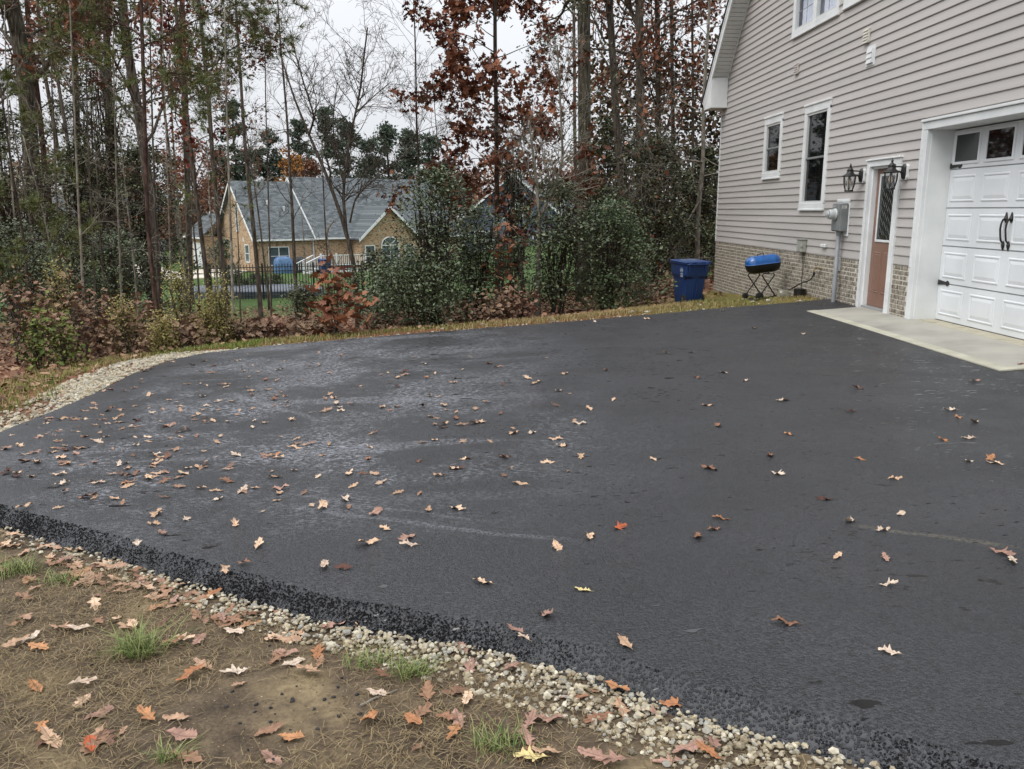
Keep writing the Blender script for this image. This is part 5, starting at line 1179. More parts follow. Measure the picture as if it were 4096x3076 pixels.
def verge():
    rng = np.random.default_rng(41)
    def dens(x, y):
        e = -sdist(x, y); wv = 1.05+.35*np.sin(x*1.1)+.2*np.sin(x*3.3)
        wv = np.where(x > 2.6, 3.2, wv); lf = (x < -3.6)
        a = (e > .0) & (e < wv) & (y > 6.2) & ~lf & (x < 5.8)
        b = lf & (e > .55+.25*np.sin(y*2)) & (e < 1.9) & (y > 4.6)
        return (a | b) & (rng.random(len(x)) < np.clip((wob(x, y, 2.2)+1.3)*.8, .25, 1))
    x, y = scatter(330000, (-9.5, 5.85), (4.6, 20.3), dens, rng)
    g = rng.random(len(x)) < np.clip(.10+.5*(x < -3.2)+.35*wob(x, y, 1.2)+.4*((x > 3.8) & (y > 14.6)), .05, .9)
    for nm, k, cols, lab in (('dry_grass', ~g, [(112,96,62),(144,126,86),(168,150,108),(128,118,76)], 'straw coloured grass verge along the asphalt far edge'), ('green_grass', g, [(70,88,36),(96,116,48),(122,134,66)], 'green grass mixed into the verge beyond asphalt')):
        M = MB(); xx, yy = x[k], y[k]; nw = (xx > 4.5) & (yy > 13.6); blades(M, xx[~nw], yy[~nw], .075, .0035, rng, .9); kk = np.flatnonzero(nw); blades(M, xx[kk], yy[kk], .05, .003, rng, .9)
        o = M.build(nm, mat(nm+'_blades', cols, .75, by='island', scale=0, spec=.2)); o['kind'] = 'stuff'; o['label'] = lab; o['category'] = 'grass'
verge()
def near_soil():
    rng = np.random.default_rng(51)
    def patch(x, y):      # bare sandy soil in the middle of the strip
        p = ground_hit(1000, 2850); return np.exp(-(((x-p[0])/.33)**2+((y-p[1])/.22)**2))
    def c1(x, y):
        e = -sdist(x, y); return (e > .05) & (rng.random(len(x)) < np.clip(.85+.6*wob(x, y, 3.0)-1.3*patch(x, y)-.75*sstep(-.45, .5, x), .03, 1))
    x, y = scatter(80000, (-3.6, 1.2), (1.4, 4.9), c1, rng)
    M = MB(); n = len(x); a = rng.uniform(0, 6.283, n); l = rng.uniform(.025, .09, n); z = zt(x, y)+rng.uniform(.0, .012, n); cv = rng.normal(0, .35, n); w = .0012
    pts = []
    for t in (0, .5, 1.0):
        aa = a+cv*t; pts.append(np.stack([x+np.cos(aa)*l*t, y+np.sin(aa)*l*t, z+.016*np.sin(t*3.0)*rng.random(n)], 1))
    s = np.stack([-np.sin(a)*w, np.cos(a)*w, np.zeros(n)], 1)
    V = np.stack([pts[0]-s, pts[0]+s, pts[1]+s, pts[1]-s, pts[2]], 1).reshape(-1, 3); o = (np.arange(n)*5)[:, None]
    M.add(V, o+np.array([[0, 1, 2, 3]])); M.F[3].append(o+np.array([[3, 2, 4]]))
    o = M.build('dead_grass', mat('dead_grass_blades', [(80,66,48),(114,98,72),(142,125,96),(96,86,62)], .8, by='island', scale=0, spec=.2)); o['kind'] = 'stuff'; o['label'] = 'flattened dead brown grass on the soil strip'; o['category'] = 'grass'
    # green tufts
    for q, (px, py, n, r, h, lab) in enumerate([(555,2615,260,.085,.10,'lush green grass tuft in the middle of soil strip'),(60,2290,260,.13,.07,'green grass clump at left end of soil strip'),(240,2330,120,.10,.05,'thin pale green tuft beside leaves by gravel'),(1640,2700,170,.07,.06,'green grass tuft against the gravel by dark crumbs'),(2000,2990,120,.10,.06,'sparse green grass tuft near the bottom edge'),(680,3040,70,.05,.05,'little grass tuft behind the bright orange leaf'),(1480,2655,120,.10,.045,'thin olive grass tuft left of the gravel tuft')]):
        p = ground_hit(px, py); M = MB(); xx = p[0]+rng.normal(0, r*.5, n); yy = p[1]+rng.normal(0, r*.35, n); blades(M, xx, yy, h, .0019, rng, 2.1)
        root = M.build('grass_tuft', mat('tuft_blades', [(66,86,40),(94,114,56),(134,142,88),(112,112,66)], .6, by='island', scale=0, spec=.3)); tag(root, lab, 'grass tuft', 'green tufts on the soil strip')
near_soil()
def ico():
    t = (1+5**.5)/2; V = unit(np.array([(-1,t,0),(1,t,0),(-1,-t,0),(1,-t,0),(0,-1,t),(0,1,t),(0,-1,-t),(0,1,-t),(t,0,-1),(t,0,1),(-t,0,-1),(-t,0,1)], float))
    Fc = np.array([(0,11,5),(0,5,1),(0,1,7),(0,7,10),(0,10,11),(1,5,9),(5,11,4),(11,10,2),(10,7,6),(7,1,8),(3,9,4),(3,4,2),(3,2,6),(3,6,8),(3,8,9),(4,9,5),(2,4,11),(6,2,10),(8,6,7),(9,8,1)]); return V, Fc
IV, IF = ico()
OV_ = np.array([(1,0,0),(-1,0,0),(0,1,0),(0,-1,0),(0,0,1),(0,0,-1)], float); OF_ = np.array([(0,2,4),(2,1,4),(1,3,4),(3,0,4),(2,0,5),(1,2,5),(3,1,5),(0,3,5)])
def stones(M, P, s, rng, tiny=False):
    IV_, IF_ = (OV_, OF_) if tiny else (IV, IF); kv = len(IV_)
    n = len(P); V = IV_[None]*(1+rng.uniform(-.28, .28, (n, kv, 1)))*s[:, None, None]*np.stack([rng.uniform(.8, 1.35, n), rng.uniform(.7, 1.1, n), rng.uniform(.5, .8, n)], 1)[:, None]
    a = rng.uniform(0, 6.28, n); c, s_ = np.cos(a)[:, None], np.sin(a)[:, None]; x = V[..., 0]*c-V[..., 1]*s_; y = V[..., 0]*s_+V[..., 1]*c
    V = np.stack([x, y, V[..., 2]], -1)+P[:, None]; M.add(V.reshape(-1, 3), (IF_[None]+(np.arange(n)*kv)[:, None, None]).reshape(-1, 3))
M_STONE = mat('pale_gravel', [(104,96,82),(148,137,114),(172,161,136),(134,132,124),(188,180,160),(118,104,82)], .8, by='island', scale=60, detail=3, spec=.3)
def gravel():
    rng = np.random.default_rng(61)
    def c(x, y):
        e = -sdist(x, y); w = np.interp(x, [-2.5, -1, -.3, .6], [.12, .17, .26, .22])+.08*wob(x, y, 1.7); fade = np.interp(x, [-3.2, -2.2, -1.4, -.6, 0, .6, 1.2], [.15, .25, .5, .8, 1, 1, 1])
        return (e > -.035) & (e < w) & (rng.random(len(x)) < fade*np.clip(1.25-e/w*.9, .1, 1))
    x, y = scatter(70000, (-3.4, 1.5), (1.3, 5.0), c, rng); s = rng.uniform(.0055, .0125, len(x)); big = rng.random(len(x)) < .12; s[big] *= 1.45
    M = MB(); stones(M, np.stack([x, y, zt(x, y)+s*.35+rng.uniform(0, .014, len(x))*np.clip(1-(-sdist(x, y))/.2, 0, 1.1)], 1), s, rng)
    o = M.build('gravel', M_STONE, smooth=False); o['kind'] = 'stuff'; o['label'] = 'pale crushed gravel spilling along the near asphalt edge'; o['category'] = 'gravel'
    def c2(x, y):
        e = -sdist(x, y); return (x < -3.2) & (y < 11.7) & (e > -.02) & (e < .62+.15*wob(x, y, 2)) & (rng.random(len(x)) < np.clip(.75-e*.7+.45*wob(x, y, 2.4), .05, 1)*np.interp(y, [6, 8, 9.6, 11], [.35, .5, 1, 1]))
    x, y = scatter(52000, (-5.6, -3.2), (4.8, 11.9), c2, rng); s = rng.uniform(.012, .028, len(x))
    M = MB(); stones(M, np.stack([x, y, zt(x, y)+s*.4], 1), s, rng); o = M.build('gravel_strip', M_STONE); o['kind'] = 'stuff'; o['label'] = 'pale gravel strip between left asphalt edge and grass'; o['category'] = 'gravel'
    def c3(x, y):
        e = -sdist(x, y); return (e > -.03) & (e < .12) & (y > 11) & (x < 5.7) & (rng.random(len(x)) < .35)
    x, y = scatter(9000, (-4, 5.8), (11, 14.4), c3, rng); s = rng.uniform(.010, .026, len(x)); M = MB(); stones(M, np.stack([x, y, zt(x, y)+s*.5], 1), s, rng)
    o = M.build('edge_gravel', M_STONE); o['kind'] = 'stuff'; o['label'] = 'thin line of pale stones along the far asphalt edge'; o['category'] = 'gravel'
    # black crumbs of asphalt strewn on the soil and edge
    def c4(x, y):
        e = -sdist(x, y); p = ground_hit(1290, 2840); g = np.exp(-(((x-p[0])/.3)**2+((y-p[1])/.2)**2)); return (e > 0) & (rng.random(len(x)) < np.clip(.5*np.exp(-e/.05)+.12*g+.004, 0, 1))
    x, y = scatter(30000, (-3.2, 1.4), (1.4, 4.8), c4, rng); s = rng.uniform(.003, .0085, len(x)); M = MB(); stones(M, np.stack([x, y, zt(x, y)+s*.4], 1), s, rng)
    o = M.build('asphalt_crumbs', mat('asphalt_crumb', [(16,16,17),(30,30,32)], .7, by='island', scale=0)); o['kind'] = 'stuff'; o['label'] = 'black asphalt crumbs strewn over soil and gravel'; o['category'] = 'crumbs'
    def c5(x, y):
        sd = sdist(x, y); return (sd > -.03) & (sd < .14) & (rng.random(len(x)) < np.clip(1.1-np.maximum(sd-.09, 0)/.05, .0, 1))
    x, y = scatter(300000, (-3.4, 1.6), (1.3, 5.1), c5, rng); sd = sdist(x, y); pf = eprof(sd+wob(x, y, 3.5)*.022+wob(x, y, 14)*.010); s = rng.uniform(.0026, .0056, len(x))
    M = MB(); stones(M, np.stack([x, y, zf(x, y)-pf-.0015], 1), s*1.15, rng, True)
    o = M.build('shaded_edge_aggregate', mat('edge_aggregate_painted_shade', [(4,4,5),(8,8,9),(16,16,18)], .85, spec=.2, by='island', scale=0)); o['kind'] = 'stuff'; o['label'] = 'rough aggregate on the sloping asphalt edge, blackened as painted shade'; o['category'] = 'asphalt'  # loose edge stones coloured near black so the slope looks shaded
    x, y = scatter(36000, (-3.4, 1.3), (1.35, 4.9), lambda x, y: (-sdist(x, y) > .0) & (rng.random(len(x)) < np.clip(.55+.5*wob(x, y, 2.6), .1, 1)), rng); s = rng.uniform(.0012, .0042, len(x))**1.0; big = rng.random(len(x)) < .03; s[big] *= 2.0
    M = MB(); stones(M, np.stack([x, y, zt(x, y)+s*.3], 1), s*1.15, rng, True)
    o = M.build('soil_crumbs', mat('soil_crumb', [(70,58,44),(104,90,70),(138,122,96),(88,74,58),(160,148,124)], .9, by='island', scale=0, spec=.15)); o['kind'] = 'stuff'; o['label'] = 'small soil crumbs and grit on the bare strip'; o['category'] = 'soil'
    # bigger pale rocks along the far edge
    rocks = [(2530,1252),(2590,1250),(2800,1224),(2880,1212),(2975,1200),(3040,1192),(3085,1186),(3110,1182),(3075,1205),(2210,1283),(1770,1318),(1930,1300),(3010,1210),(3140,1180)]
    mm_ = mat('pale_rock', [(150,144,128),(190,186,172)], .8, by='object', scale=20, spec=.3)
    for q, (px, py) in enumerate(rocks):
        p = ground_hit(px, py); s = .03+.025*rng.random(); M = MB(); stones(M, np.array([[p[0], p[1], p[2]+s*.25]]), np.array([s]), rng)
        tag(M.build('rock', mm_, smooth=False), ['pale rock lying on the far edge of asphalt by grass', 'pale rock in the grass near the grill wheels'][px > 2960], 'rock', ['pale rocks along the grass verge', 'pale rocks near the grill'][px > 2960])
    for q, (px, py, lab) in enumerate([(1440,2830,'thin grey twig lying on soil left of crumbs')]):
        p = ground_hit(px, py); pp = ground_hit(px+150, py-65); M = MB(); t = np.linspace(0, 1, 7)[:, None]; P = p*(1-t)+pp*t+[0, 0, .008]; P[2:5, 1] += .006; M.tube(P, np.linspace(.004, .002, 7), 5); tag(M.build('twig', M_PALE), lab, 'twig')
gravel()

# ================================================================== NEIGHBOURS
M_NBRICK = mat('tan_house_brick', [(120,98,78),(156,132,106),(184,162,134),(140,116,92)], .9, scale=5, stretch=(1,1,2.6), detail=8, contrast=(.36,.64), bump=.01, bscale=12, spec=.2)
def shingle_mat(name, cols):
    m = bpy.data.materials.new(name); m.use_nodes = True; n = m.node_tree.nodes; l = m.node_tree.links; b = n['Principled BSDF']; b.inputs['Roughness'].default_value = .9; b.inputs['Specular IOR Level'].default_value = .15
    tc_ = n.new('ShaderNodeTexCoord'); br = n.new('ShaderNodeTexBrick'); mp = n.new('ShaderNodeMapping')
    sx = n.new('ShaderNodeSeparateXYZ'); cx = n.new('ShaderNodeCombineXYZ'); l.new(tc_.outputs['Object'], sx.inputs[0]); l.new(sx.outputs['X'], cx.inputs[0]); l.new(sx.outputs['Z'], cx.inputs[1])
    l.new(cx.outputs[0], br.inputs['Vector']); br.inputs['Scale'].default_value = 1; br.inputs['Brick Width'].default_value = .33; br.inputs['Row Height'].default_value = .10; br.inputs['Mortar Size'].default_value = .006; br.inputs['Bias'].default_value = 0
    br.inputs['Color1'].default_value = (*lin(cols[0]), 1); br.inputs['Color2'].default_value = (*lin(cols[1]), 1); br.inputs['Mortar'].default_value = (*lin(cols[2]), 1)
    l.new(br.outputs[0], b.inputs['Base Color']); bp = n.new('ShaderNodeBump'); bp.inputs['Distance'].default_value = .02; bp.inputs['Strength'].default_value = .6; l.new(br.outputs['Fac'], bp.inputs['Height']); bp.invert = True; l.new(bp.outputs[0], b.inputs['Normal']); return m
M_SHING = shingle_mat('slate_shingles', [(78,83,86),(110,116,118),(60,64,68)])
M_NGLASS = mat('far_window_glass', [(52,60,68),(92,102,112)], .08, scale=.8, spec=.8)
class Loc:
    """a house built in its own frame: u along the front, v back, z up"""
    def __init__(s, name, label, loc, rz): s.r = empty(name, loc, rz); tag(s.r, label, 'house')
    def box(s, n, m, u0, u1, v0, v1, z0, z1, par=None): return MB().box(u0, u1, v0, v1, z0, z1).build(n, m, par or s.r, local=True)
    def gable(s, n, m, u0, u1, v0, v1, ze, zr, axis='u', par=None):
        if axis == 'u': V = [(u0,v0,ze),(u0,v1,ze),(u0,(v0+v1)/2,zr),(u1,v0,ze),(u1,v1,ze),(u1,(v0+v1)/2,zr)]
        else: V = [(u0,v0,ze),(u1,v0,ze),((u0+u1)/2,v0,zr),(u0,v1,ze),(u1,v1,ze),((u0+u1)/2,v1,zr)]
        return MB().poly(V, [(0,1,2),(3,5,4),(0,2,5,3),(1,4,5,2),(0,3,4,1)]).build(n, m, par or s.r, local=True)
    def roof(s, n, m, u0, u1, v0, v1, ze, zr, th=.12, ov=.3, axis='u', trim=None):
        if axis == 'u':
            k = (zr-ze)/((v1-v0)/2); zl = ze-ov*k
            for sg, va, vb in ((1, v0-ov, (v0+v1)/2), (-1, v1+ov, (v0+v1)/2)):
                V = [(u0-ov,va,zl+.02),(u1+ov,va,zl+.02),(u1+ov,vb,zr+.02),(u0-ov,vb,zr+.02)]; V += [(a, b, c+th) for a, b, c in V]
                o = MB().poly(V, [(0,1,2,3),(4,7,6,5),(0,4,5,1),(1,5,6,2),(2,6,7,3),(3,7,4,0)]).build(n, m, s.r, local=True)
                if trim:
                    for uu in (u0-ov-.03, u1+ov):
                        V = [(uu,va,zl-.1),(uu,vb,zr-.1),(uu,vb,zr+th),(uu,va,zl+th)]; V += [(a+.03, b, c) for a, b, c in V]; MB().poly(V, [(0,1,2,3),(7,6,5,4),(0,4,5,1),(2,6,7,3),(1,5,6,2),(3,7,4,0)]).build('rake_board', trim, s.r, local=True)
            if trim: s.box('gutter', trim, u0-ov, u1+ov, v0-ov-.1, v0-ov-.001, zl-.03, zl+.1)
        else:
            k = (zr-ze)/((u1-u0)/2); zl = ze-ov*k
            for ua, ub in ((u0-ov, (u0+u1)/2), (u1+ov, (u0+u1)/2)):
                V = [(ua,v0-ov,zl+.02),(ua,v1,zl+.02),(ub,v1,zr+.02),(ub,v0-ov,zr+.02)]; V += [(a, b, c+th) for a, b, c in V]
                MB().poly(V, [(0,1,2,3),(4,7,6,5),(0,4,5,1),(1,5,6,2),(2,6,7,3),(3,7,4,0)]).build(n, m, s.r, local=True)
                if trim:
                    V = [(ua,v0-ov-.04,zl-.12),(ub,v0-ov-.04,zr-.12),(ub,v0-ov-.04,zr+th),(ua,v0-ov-.04,zl+th)]; V += [(a, b+.04, c) for a, b, c in V]
                    MB().poly(V, [(0,1,2,3),(7,6,5,4),(0,4,5,1),(2,6,7,3),(1,5,6,2),(3,7,4,0)]).build('rake_board', trim, s.r, local=True)
    def win(s, u0, u1, z0, z1, v=0, cols=2, rows=2, side=None, grid=True):
        d = .07; P = (lambda a, b, c0, c1, y0, y1: (a, b, y0, y1, c0, c1)) if side is None else (lambda a, b, c0, c1, y0, y1: (side-(v-y0), side-(v-y1), a, b, c0, c1))
        w = empty('window', (0, 0, 0)); w.parent = s.r
        B = lambda n, m, *a: MB().box(*P(*a)).build(n, m, w, local=True)
        B('frame', M_WHITE, u0-d, u0, z0-d, z1+d, v-.06, v+.02); B('frame', M_WHITE, u1, u1+d, z0-d, z1+d, v-.06, v+.02); B('frame', M_WHITE, u0, u1, z1, z1+d, v-.06, v+.02); B('frame', M_WHITE, u0, u1, z0-d, z0, v-.06, v+.02)
        B('pane', M_NGLASS, u0, u1, z0, z1, v-.02, v-.01)
        for k in range(1, cols): B('mullion', M_WHITE, u0+(u1-u0)*k/cols-.03, u0+(u1-u0)*k/cols+.03, z0, z1, v-.05, v-.021)
        for k in range(1, rows): B('rail', M_WHITE, u0, u1, z0+(z1-z0)*k/rows-.02, z0+(z1-z0)*k/rows+.02, v-.045, v-.0212)
def brick_neighbour():
    th = rad(32); p0 = at(1030, 1090, 62); zg = -3.25
    H = Loc('brick_house', 'tan brick neighbouring house with grey shingle roof behind black fence', (p0[0], 62, zg), th)
    ze, zr = 2.75, 6.75
    H.box('wall', M_NBRICK, 0, 4.4, 0, 9.6, -.5, ze); H.gable('gable_wall', M_NBRICK, 0, 4.4, .02, 9.58, ze+.001, zr-.02)
    H.roof('roof', M_SHING, 0, 4.4, 0, 9.6, ze, zr, trim=M_WHITE)
    H.box('wall', M_NBRICK, 4.41, 17, -.25, 10.4, -.5, ze+.05); H.gable('gable_wall', M_NBRICK, 4.41, 17, -.23, 10.38, ze+.051, zr+.35)
    H.roof('roof', M_SHING, 4.7, 17, -.25, 10.4, ze+.05, zr+.4, trim=M_WHITE)
    # projecting bay with arched window
    H.box('bay_wall', M_NBRICK, 7.4, 12.2, -2.0, -.26, -.5, ze-.05); H.gable('bay_gable', M_NBRICK, 7.4, 12.2, -2.0, 3.2, ze-.049, 4.85, axis='v'); H.roof('bay_roof', M_SHING, 7.4, 12.2, -2.0, 3.2, ze-.05, 4.9, axis='v', trim=M_WHITE)
    # garage wing seen behind the gable end
    H.box('wing_wall', M_NBRICK, -1.6, -.01, 8.0, 13, -.5, 2.6)
    V = [(-1.9,7.7,2.5),(.0,7.7,4.3),(.0,13.2,4.3),(-1.9,13.2,2.5)]; V += [(a, b, c+.12) for a, b, c in V]
    MB().poly(V, [(0,1,2,3),(4,7,6,5),(0,4,5,1),(1,5,6,2),(2,6,7,3),(3,7,4,0)]).build('wing_roof', M_SHING, H.r, local=True)
    H.box('wing_door', M_WHITE, -1.62, -1.60, 9, 11.6, 0, 2.1); H.box('gutter', M_WHITE, -2.0, -1.9, 7.7, 13.2, 2.45, 2.57)
    H.win(.95, 2.4, .72, 1.98); H.win(4.8, 6.0, .5, 2.0); H.win(6.15, 6.8, .3, 2.0, cols=1)
    H.win(7.75, 8.45, .45, 2.0, v=-2.0, cols=1); H.win(9.1, 10.5, .45, 2.0, v=-2.0); H.win(11.1, 11.8, .45, 2.0, v=-2.0, cols=1); H.win(14, 16, .6, 2.1, v=-.25)
    b = MB(); cu, cz, r = 9.8, 2.08, .72; pts = [(cu+r*math.cos(a), cz+r*.8*math.sin(a)) for a in np.linspace(0, math.pi, 15)]
    b.poly([(u, -2.03, z_) for u, z_ in pts], [list(range(15))]); b.build('arch_pane', M_NGLASS, H.r, local=True)
    b = MB(); b.tube([(u, -2.05, z_) for u, z_ in pts], .05, 5); 
    for a in (45, 90, 135): b.tube([(cu, -2.04, cz), (cu+r*math.cos(rad(a)), -2.04, cz+r*.8*math.sin(rad(a)))], .022, 4)
    b.build('arch_frame', M_WHITE, H.r, local=True)
    H.win(3.9, 4.4, 3.15, 4.9, side=0, v=0, cols=1); H.win(1.6, 2.5, .9, 2.1, side=0, v=0, cols=1); H.box('wall_light', M_WHITE, -.03, -.001, 2.8, 3.0, 2.35, 2.65)
    for (u, z_) in ((1.9, 5.0), (3.0, 4.55)): H.box('roof_vent', M_WHITE, u-.05, u+.05, (z_-2.75)*1.2-.05, (z_-2.75)*1.2+.05, z_-.1, z_+.45)
    H.box('downspout', M_WHITE, 4.3, 4.38, -.14, -.04, -.2, 2.5)
    # deck with white rails
    D = empty('deck', (0, 0, 0)); c, s_ = math.cos(th), math.sin(th)
    def wl(u, v, z_): return (p0[0]+u*c-v*s_, 62+u*s_+v*c, zg+z_)
    D.location = wl(4.9, -1.75, 0); D.rotation_euler = (0, 0, th); tag(D, 'white railed wooden deck with lattice skirt and steps behind brick house', 'deck')
    B = lambda n, m, *a: MB().box(*a).build(n, m, D, local=True)
    B('floor_boards', M_PALE, -1.2, 2.4, -1.3, 1.4, .55, .65); B('skirt', M_WHITE, -1.2, 2.4, -1.32, -1.302, .0, .53); B('frame_board', mat('deck_stain', [(96,52,44)], .8), -1.22, 2.42, -1.36, -1.322, .5, .66)
    for k in range(24): B('baluster', M_WHITE, -1.15+k*.15, -1.11+k*.15, -1.28, -1.25, .72, 1.42)
    for zz in (.70, 1.42): B('rail', M_WHITE, -1.2, 2.4, -1.30, -1.23, zz, zz+.06)
    for u in (-1.2, 0.0, 1.2, 2.3): B('post', M_WHITE, u, u+.1, -1.31, -1.21, .0, 1.6)
    for k in range(4): B('step', M_WHITE, -1.5-k*.28, -1.21-k*.28, -1.2, .2, .42-k*.14, .50-k*.14)
    for v in (-1.25, .2):
        MB().tube([(-1.2, v, 1.42), (-2.5, v, .85)], .04, 4).build('stair_rail', M_WHITE, D, local=True)
        for k in range(8): B('stair_baluster', M_WHITE, -1.3-k*.15, -1.27-k*.15, v-.015, v+.015, .45-k*.06, 1.38-k*.065)
    B('end_post', M_WHITE, -2.55, -2.45, -1.3, -1.2, 0, 1.1)
    # covered grill, dark cover, bin against the wall
    def cover(name, lab, u, v, w, d, h, m, cat):
        rings = []
        for zz, k in ((0, 1.0), (.1, 1.02), (.6, .97), (.85, .9), (.96, .7), (1, .4)):
            rings.append([(x*k*w+.02*math.sin(9*x+zz*7), y*k*d+.02*math.cos(8*y+zz*5), zz*h) for x, y in rrect(1, 1, .25)])
        r = MB().loft(rings).build(name, m, auto=60); r.location = wl(u, v, .02); r.rotation_euler = (0, 0, th); tag(r, lab, cat); return r
    cover('covered_grill', 'grill wrapped in pale blue cover under the brick house window', 1.55, -1.2, 1.35, .9, 1.35, mat('blue_tarp', [(58,92,132),(92,124,160)], .5, scale=5, bump=.04, bscale=4), 'grill')
    cover('covered_table', 'black covered patio table right of the blue covered grill', 2.8, -1.1, .9, .9, 1.3, mat('black_tarp', [(26,27,30),(42,44,46)], .6, scale=5, bump=.04, bscale=4), 'table')
    l = wl(3.9, -3.3, 0); bin_('wheeled_bin', 'small far blue bin by the white deck steps', (l[0], l[1], zg+.15), th, 1.0, False)
    pt = MB().box(-.5, 9, -3.4, -.3, -.3, .03).build('patio', mat('patio_concrete', [(140,132,118),(164,156,142)], .9, scale=3)); pt.location = (p0[0], 62, zg); pt.rotation_euler = (0, 0, th); struct(pt)
brick_neighbour()
def side_houses():
    p = at(1850, 1030, 78); H = Loc('siding_house', 'grey blue sided house glimpsed between oak and hollies', (p[0], 78, -2.7), rad(-8))
    ms = mat('blue_siding', [(66,78,96),(84,96,114)], .7, scale=2, stretch=(.2,.2,9), detail=2)
    H.box('wall', ms, 0, 9.5, 0, 9, -.8, 3.4); H.gable('gable_wall', ms, 0, 9.5, 0.01, 9, 3.401, 7.3, axis='v'); H.roof('roof', M_SHING, 0, 9.5, 0, 9, 3.4, 7.35, axis='v', trim=M_WHITE)
    H.win(1.2, 3.2, .7, 2.2); H.win(4.3, 5.6, 3.6, 5.0); H.win(6.6, 8.2, .7, 2.2)
    H.box('wall', ms, 9.51, 18, 2, 10, -.8, 3.0); H.roof('roof', M_SHING, 9.2, 18, 2, 10, 3.0, 6.2, trim=M_WHITE); H.win(11, 12.4, .8, 2.2, v=2); H.win(14, 15.6, .8, 2.2, v=2)
    H.box('porch_post', M_WHITE, 8.9, 9.1, -.6, -.4, 0, 2.9); H.box('corner_board', M_WHITE, 9.42, 9.6, -.04, .1, -.5, 3.4)
    p = at(2130, 1000, 118); H = Loc('tan_house', 'distant tan house gable above the grey blue roof', (p[0], 118, -2), rad(-5))
    mt_ = mat('tan_siding', [(150,136,110),(170,156,128)], .8, scale=1, stretch=(.2,.2,6))
    H.box('wall', mt_, 0, 7, 0, 9, -.8, 4.6); H.gable('gable_wall', mt_, 0, 7, 0.01, 9, 4.601, 7.0, axis='v'); H.roof('roof', M_SHING, 0, 7, 0, 9, 4.6, 7.05, axis='v', trim=M_WHITE); H.win(2.4, 4.4, 2.6, 4.0); H.win(2.4, 4.4, 0, 1.6)
    p = at(560, 1010, 95); H = Loc('tan_house', 'pale house partly hidden behind the big oak trunk', (p[0]-9, 95, -2.8), rad(18))
    mw_ = mat('pale_siding', [(150,148,144),(170,168,162)], .8, scale=1, stretch=(.2,.2,6))
    H.box('wall', mw_, 0, 11, 0, 9, -.8, 3.0); H.gable('gable_wall', mw_, 0, 11, 0.01, 9, 3.001, 6.0); H.roof('roof', M_SHING, 0, 11, 0, 9, 3.0, 6.05, trim=M_WHITE); H.win(2, 4, .8, 2.2); H.win(7, 9, .8, 2.2)
side_houses()
def fence():
    pts = [(-15.2, 47), (-11.9, 37.5), (-5.4, 39.2), (2.0, 41.5)]
    mb = mat('black_fence_paint', [(16,16,17),(26,26,27)], .45, scale=8)
    pm_ = MB().box(-.016, .016, -.016, .016, -.75, .78).poly(np.array([(-.016,-.016,.78),(.016,-.016,.78),(.016,.016,.78),(-.016,.016,.78),(0,0,.85)]), [(0,1,4),(1,2,4),(2,3,4),(3,0,4)]).mesh('picket', mb)
    post = MB().bbox(-.04, .04, -.04, .04, -.85, .86, .006).mesh('post', mb)
    labs = ['black metal picket fence side run going back to brick house', 'black metal picket fence run facing us left of leaning bare tree', 'black metal picket fence run behind the hollies']
    for k in range(3):
        a, b = np.array(pts[k]), np.array(pts[k+1]); L = np.linalg.norm(b-a); d = (b-a)/L; rz = math.atan2(d[1], d[0]); m = (a+b)/2
        root = empty('metal_fence', (m[0], m[1], float(zt(*m))+.78), rz); tag(root, labs[k], 'fence', 'black picket fence of the neighbouring garden')
        n = int(L/.125)
        for i in range(n):
            s = -L/2+(i+.5)*L/n; w = a+d*(s+L/2); dz = float(zt(*w))-float(zt(*m)); inst('picket', pm_, (s, 0, dz*1), root)
        for i in range(int(L/2.2)+1):
            s = -L/2+i*L/int(L/2.2); w = a+d*(s+L/2); inst('post', post, (s, 0, float(zt(*w))-float(zt(*m))), root)
        z0_, z1_ = float(zt(*a))-float(zt(*m)), float(zt(*b))-float(zt(*m))
        for zz in (-.6, .5, .68): MB().tube([(-L/2, 0, z0_+zz), (0, 0, zz), (L/2, 0, z1_+zz)], .02, 4).build('rail', mb, root, local=True)
    # garden behind: round clipped hedges and covered pool
    for q, (px, py, D, hw, lab) in enumerate([(925,1105,42,50,'dark clipped hedge ball behind the fence, left'),(1010,1110,42.5,48,'dark clipped hedge ball behind the fence, middle'),(1085,1110,43,45,'dark clipped hedge ball behind the fence, right')]):
        bush('hedge_ball', lab, px, py-10, py+70, D, hw, L_DKGREEN, 3500, .07, 4, 'clipped hedge balls behind the fence', seed=200+q, clumps=60, dens=.35)
    p = at(1010, 1220, 40.5); z0_ = float(zt(p[0], 40.5))
    o = MB().loft([[(p[0]+x*k*3.4, 40.8+y*k*1.9, z0_+zz) for x, y in rrect(2, 2, .9, 8)] for zz, k in ((-.1,1.0),(.35,1.0),(.40,.96),(.42,.5))]).build('covered_pool', mat('grey_cover', [(70,76,86),(92,98,108)], .5, scale=2, bump=.05, bscale=2), auto=40)
    tag(o, 'low garden pool under grey cover behind the fence', 'pool')
fence()
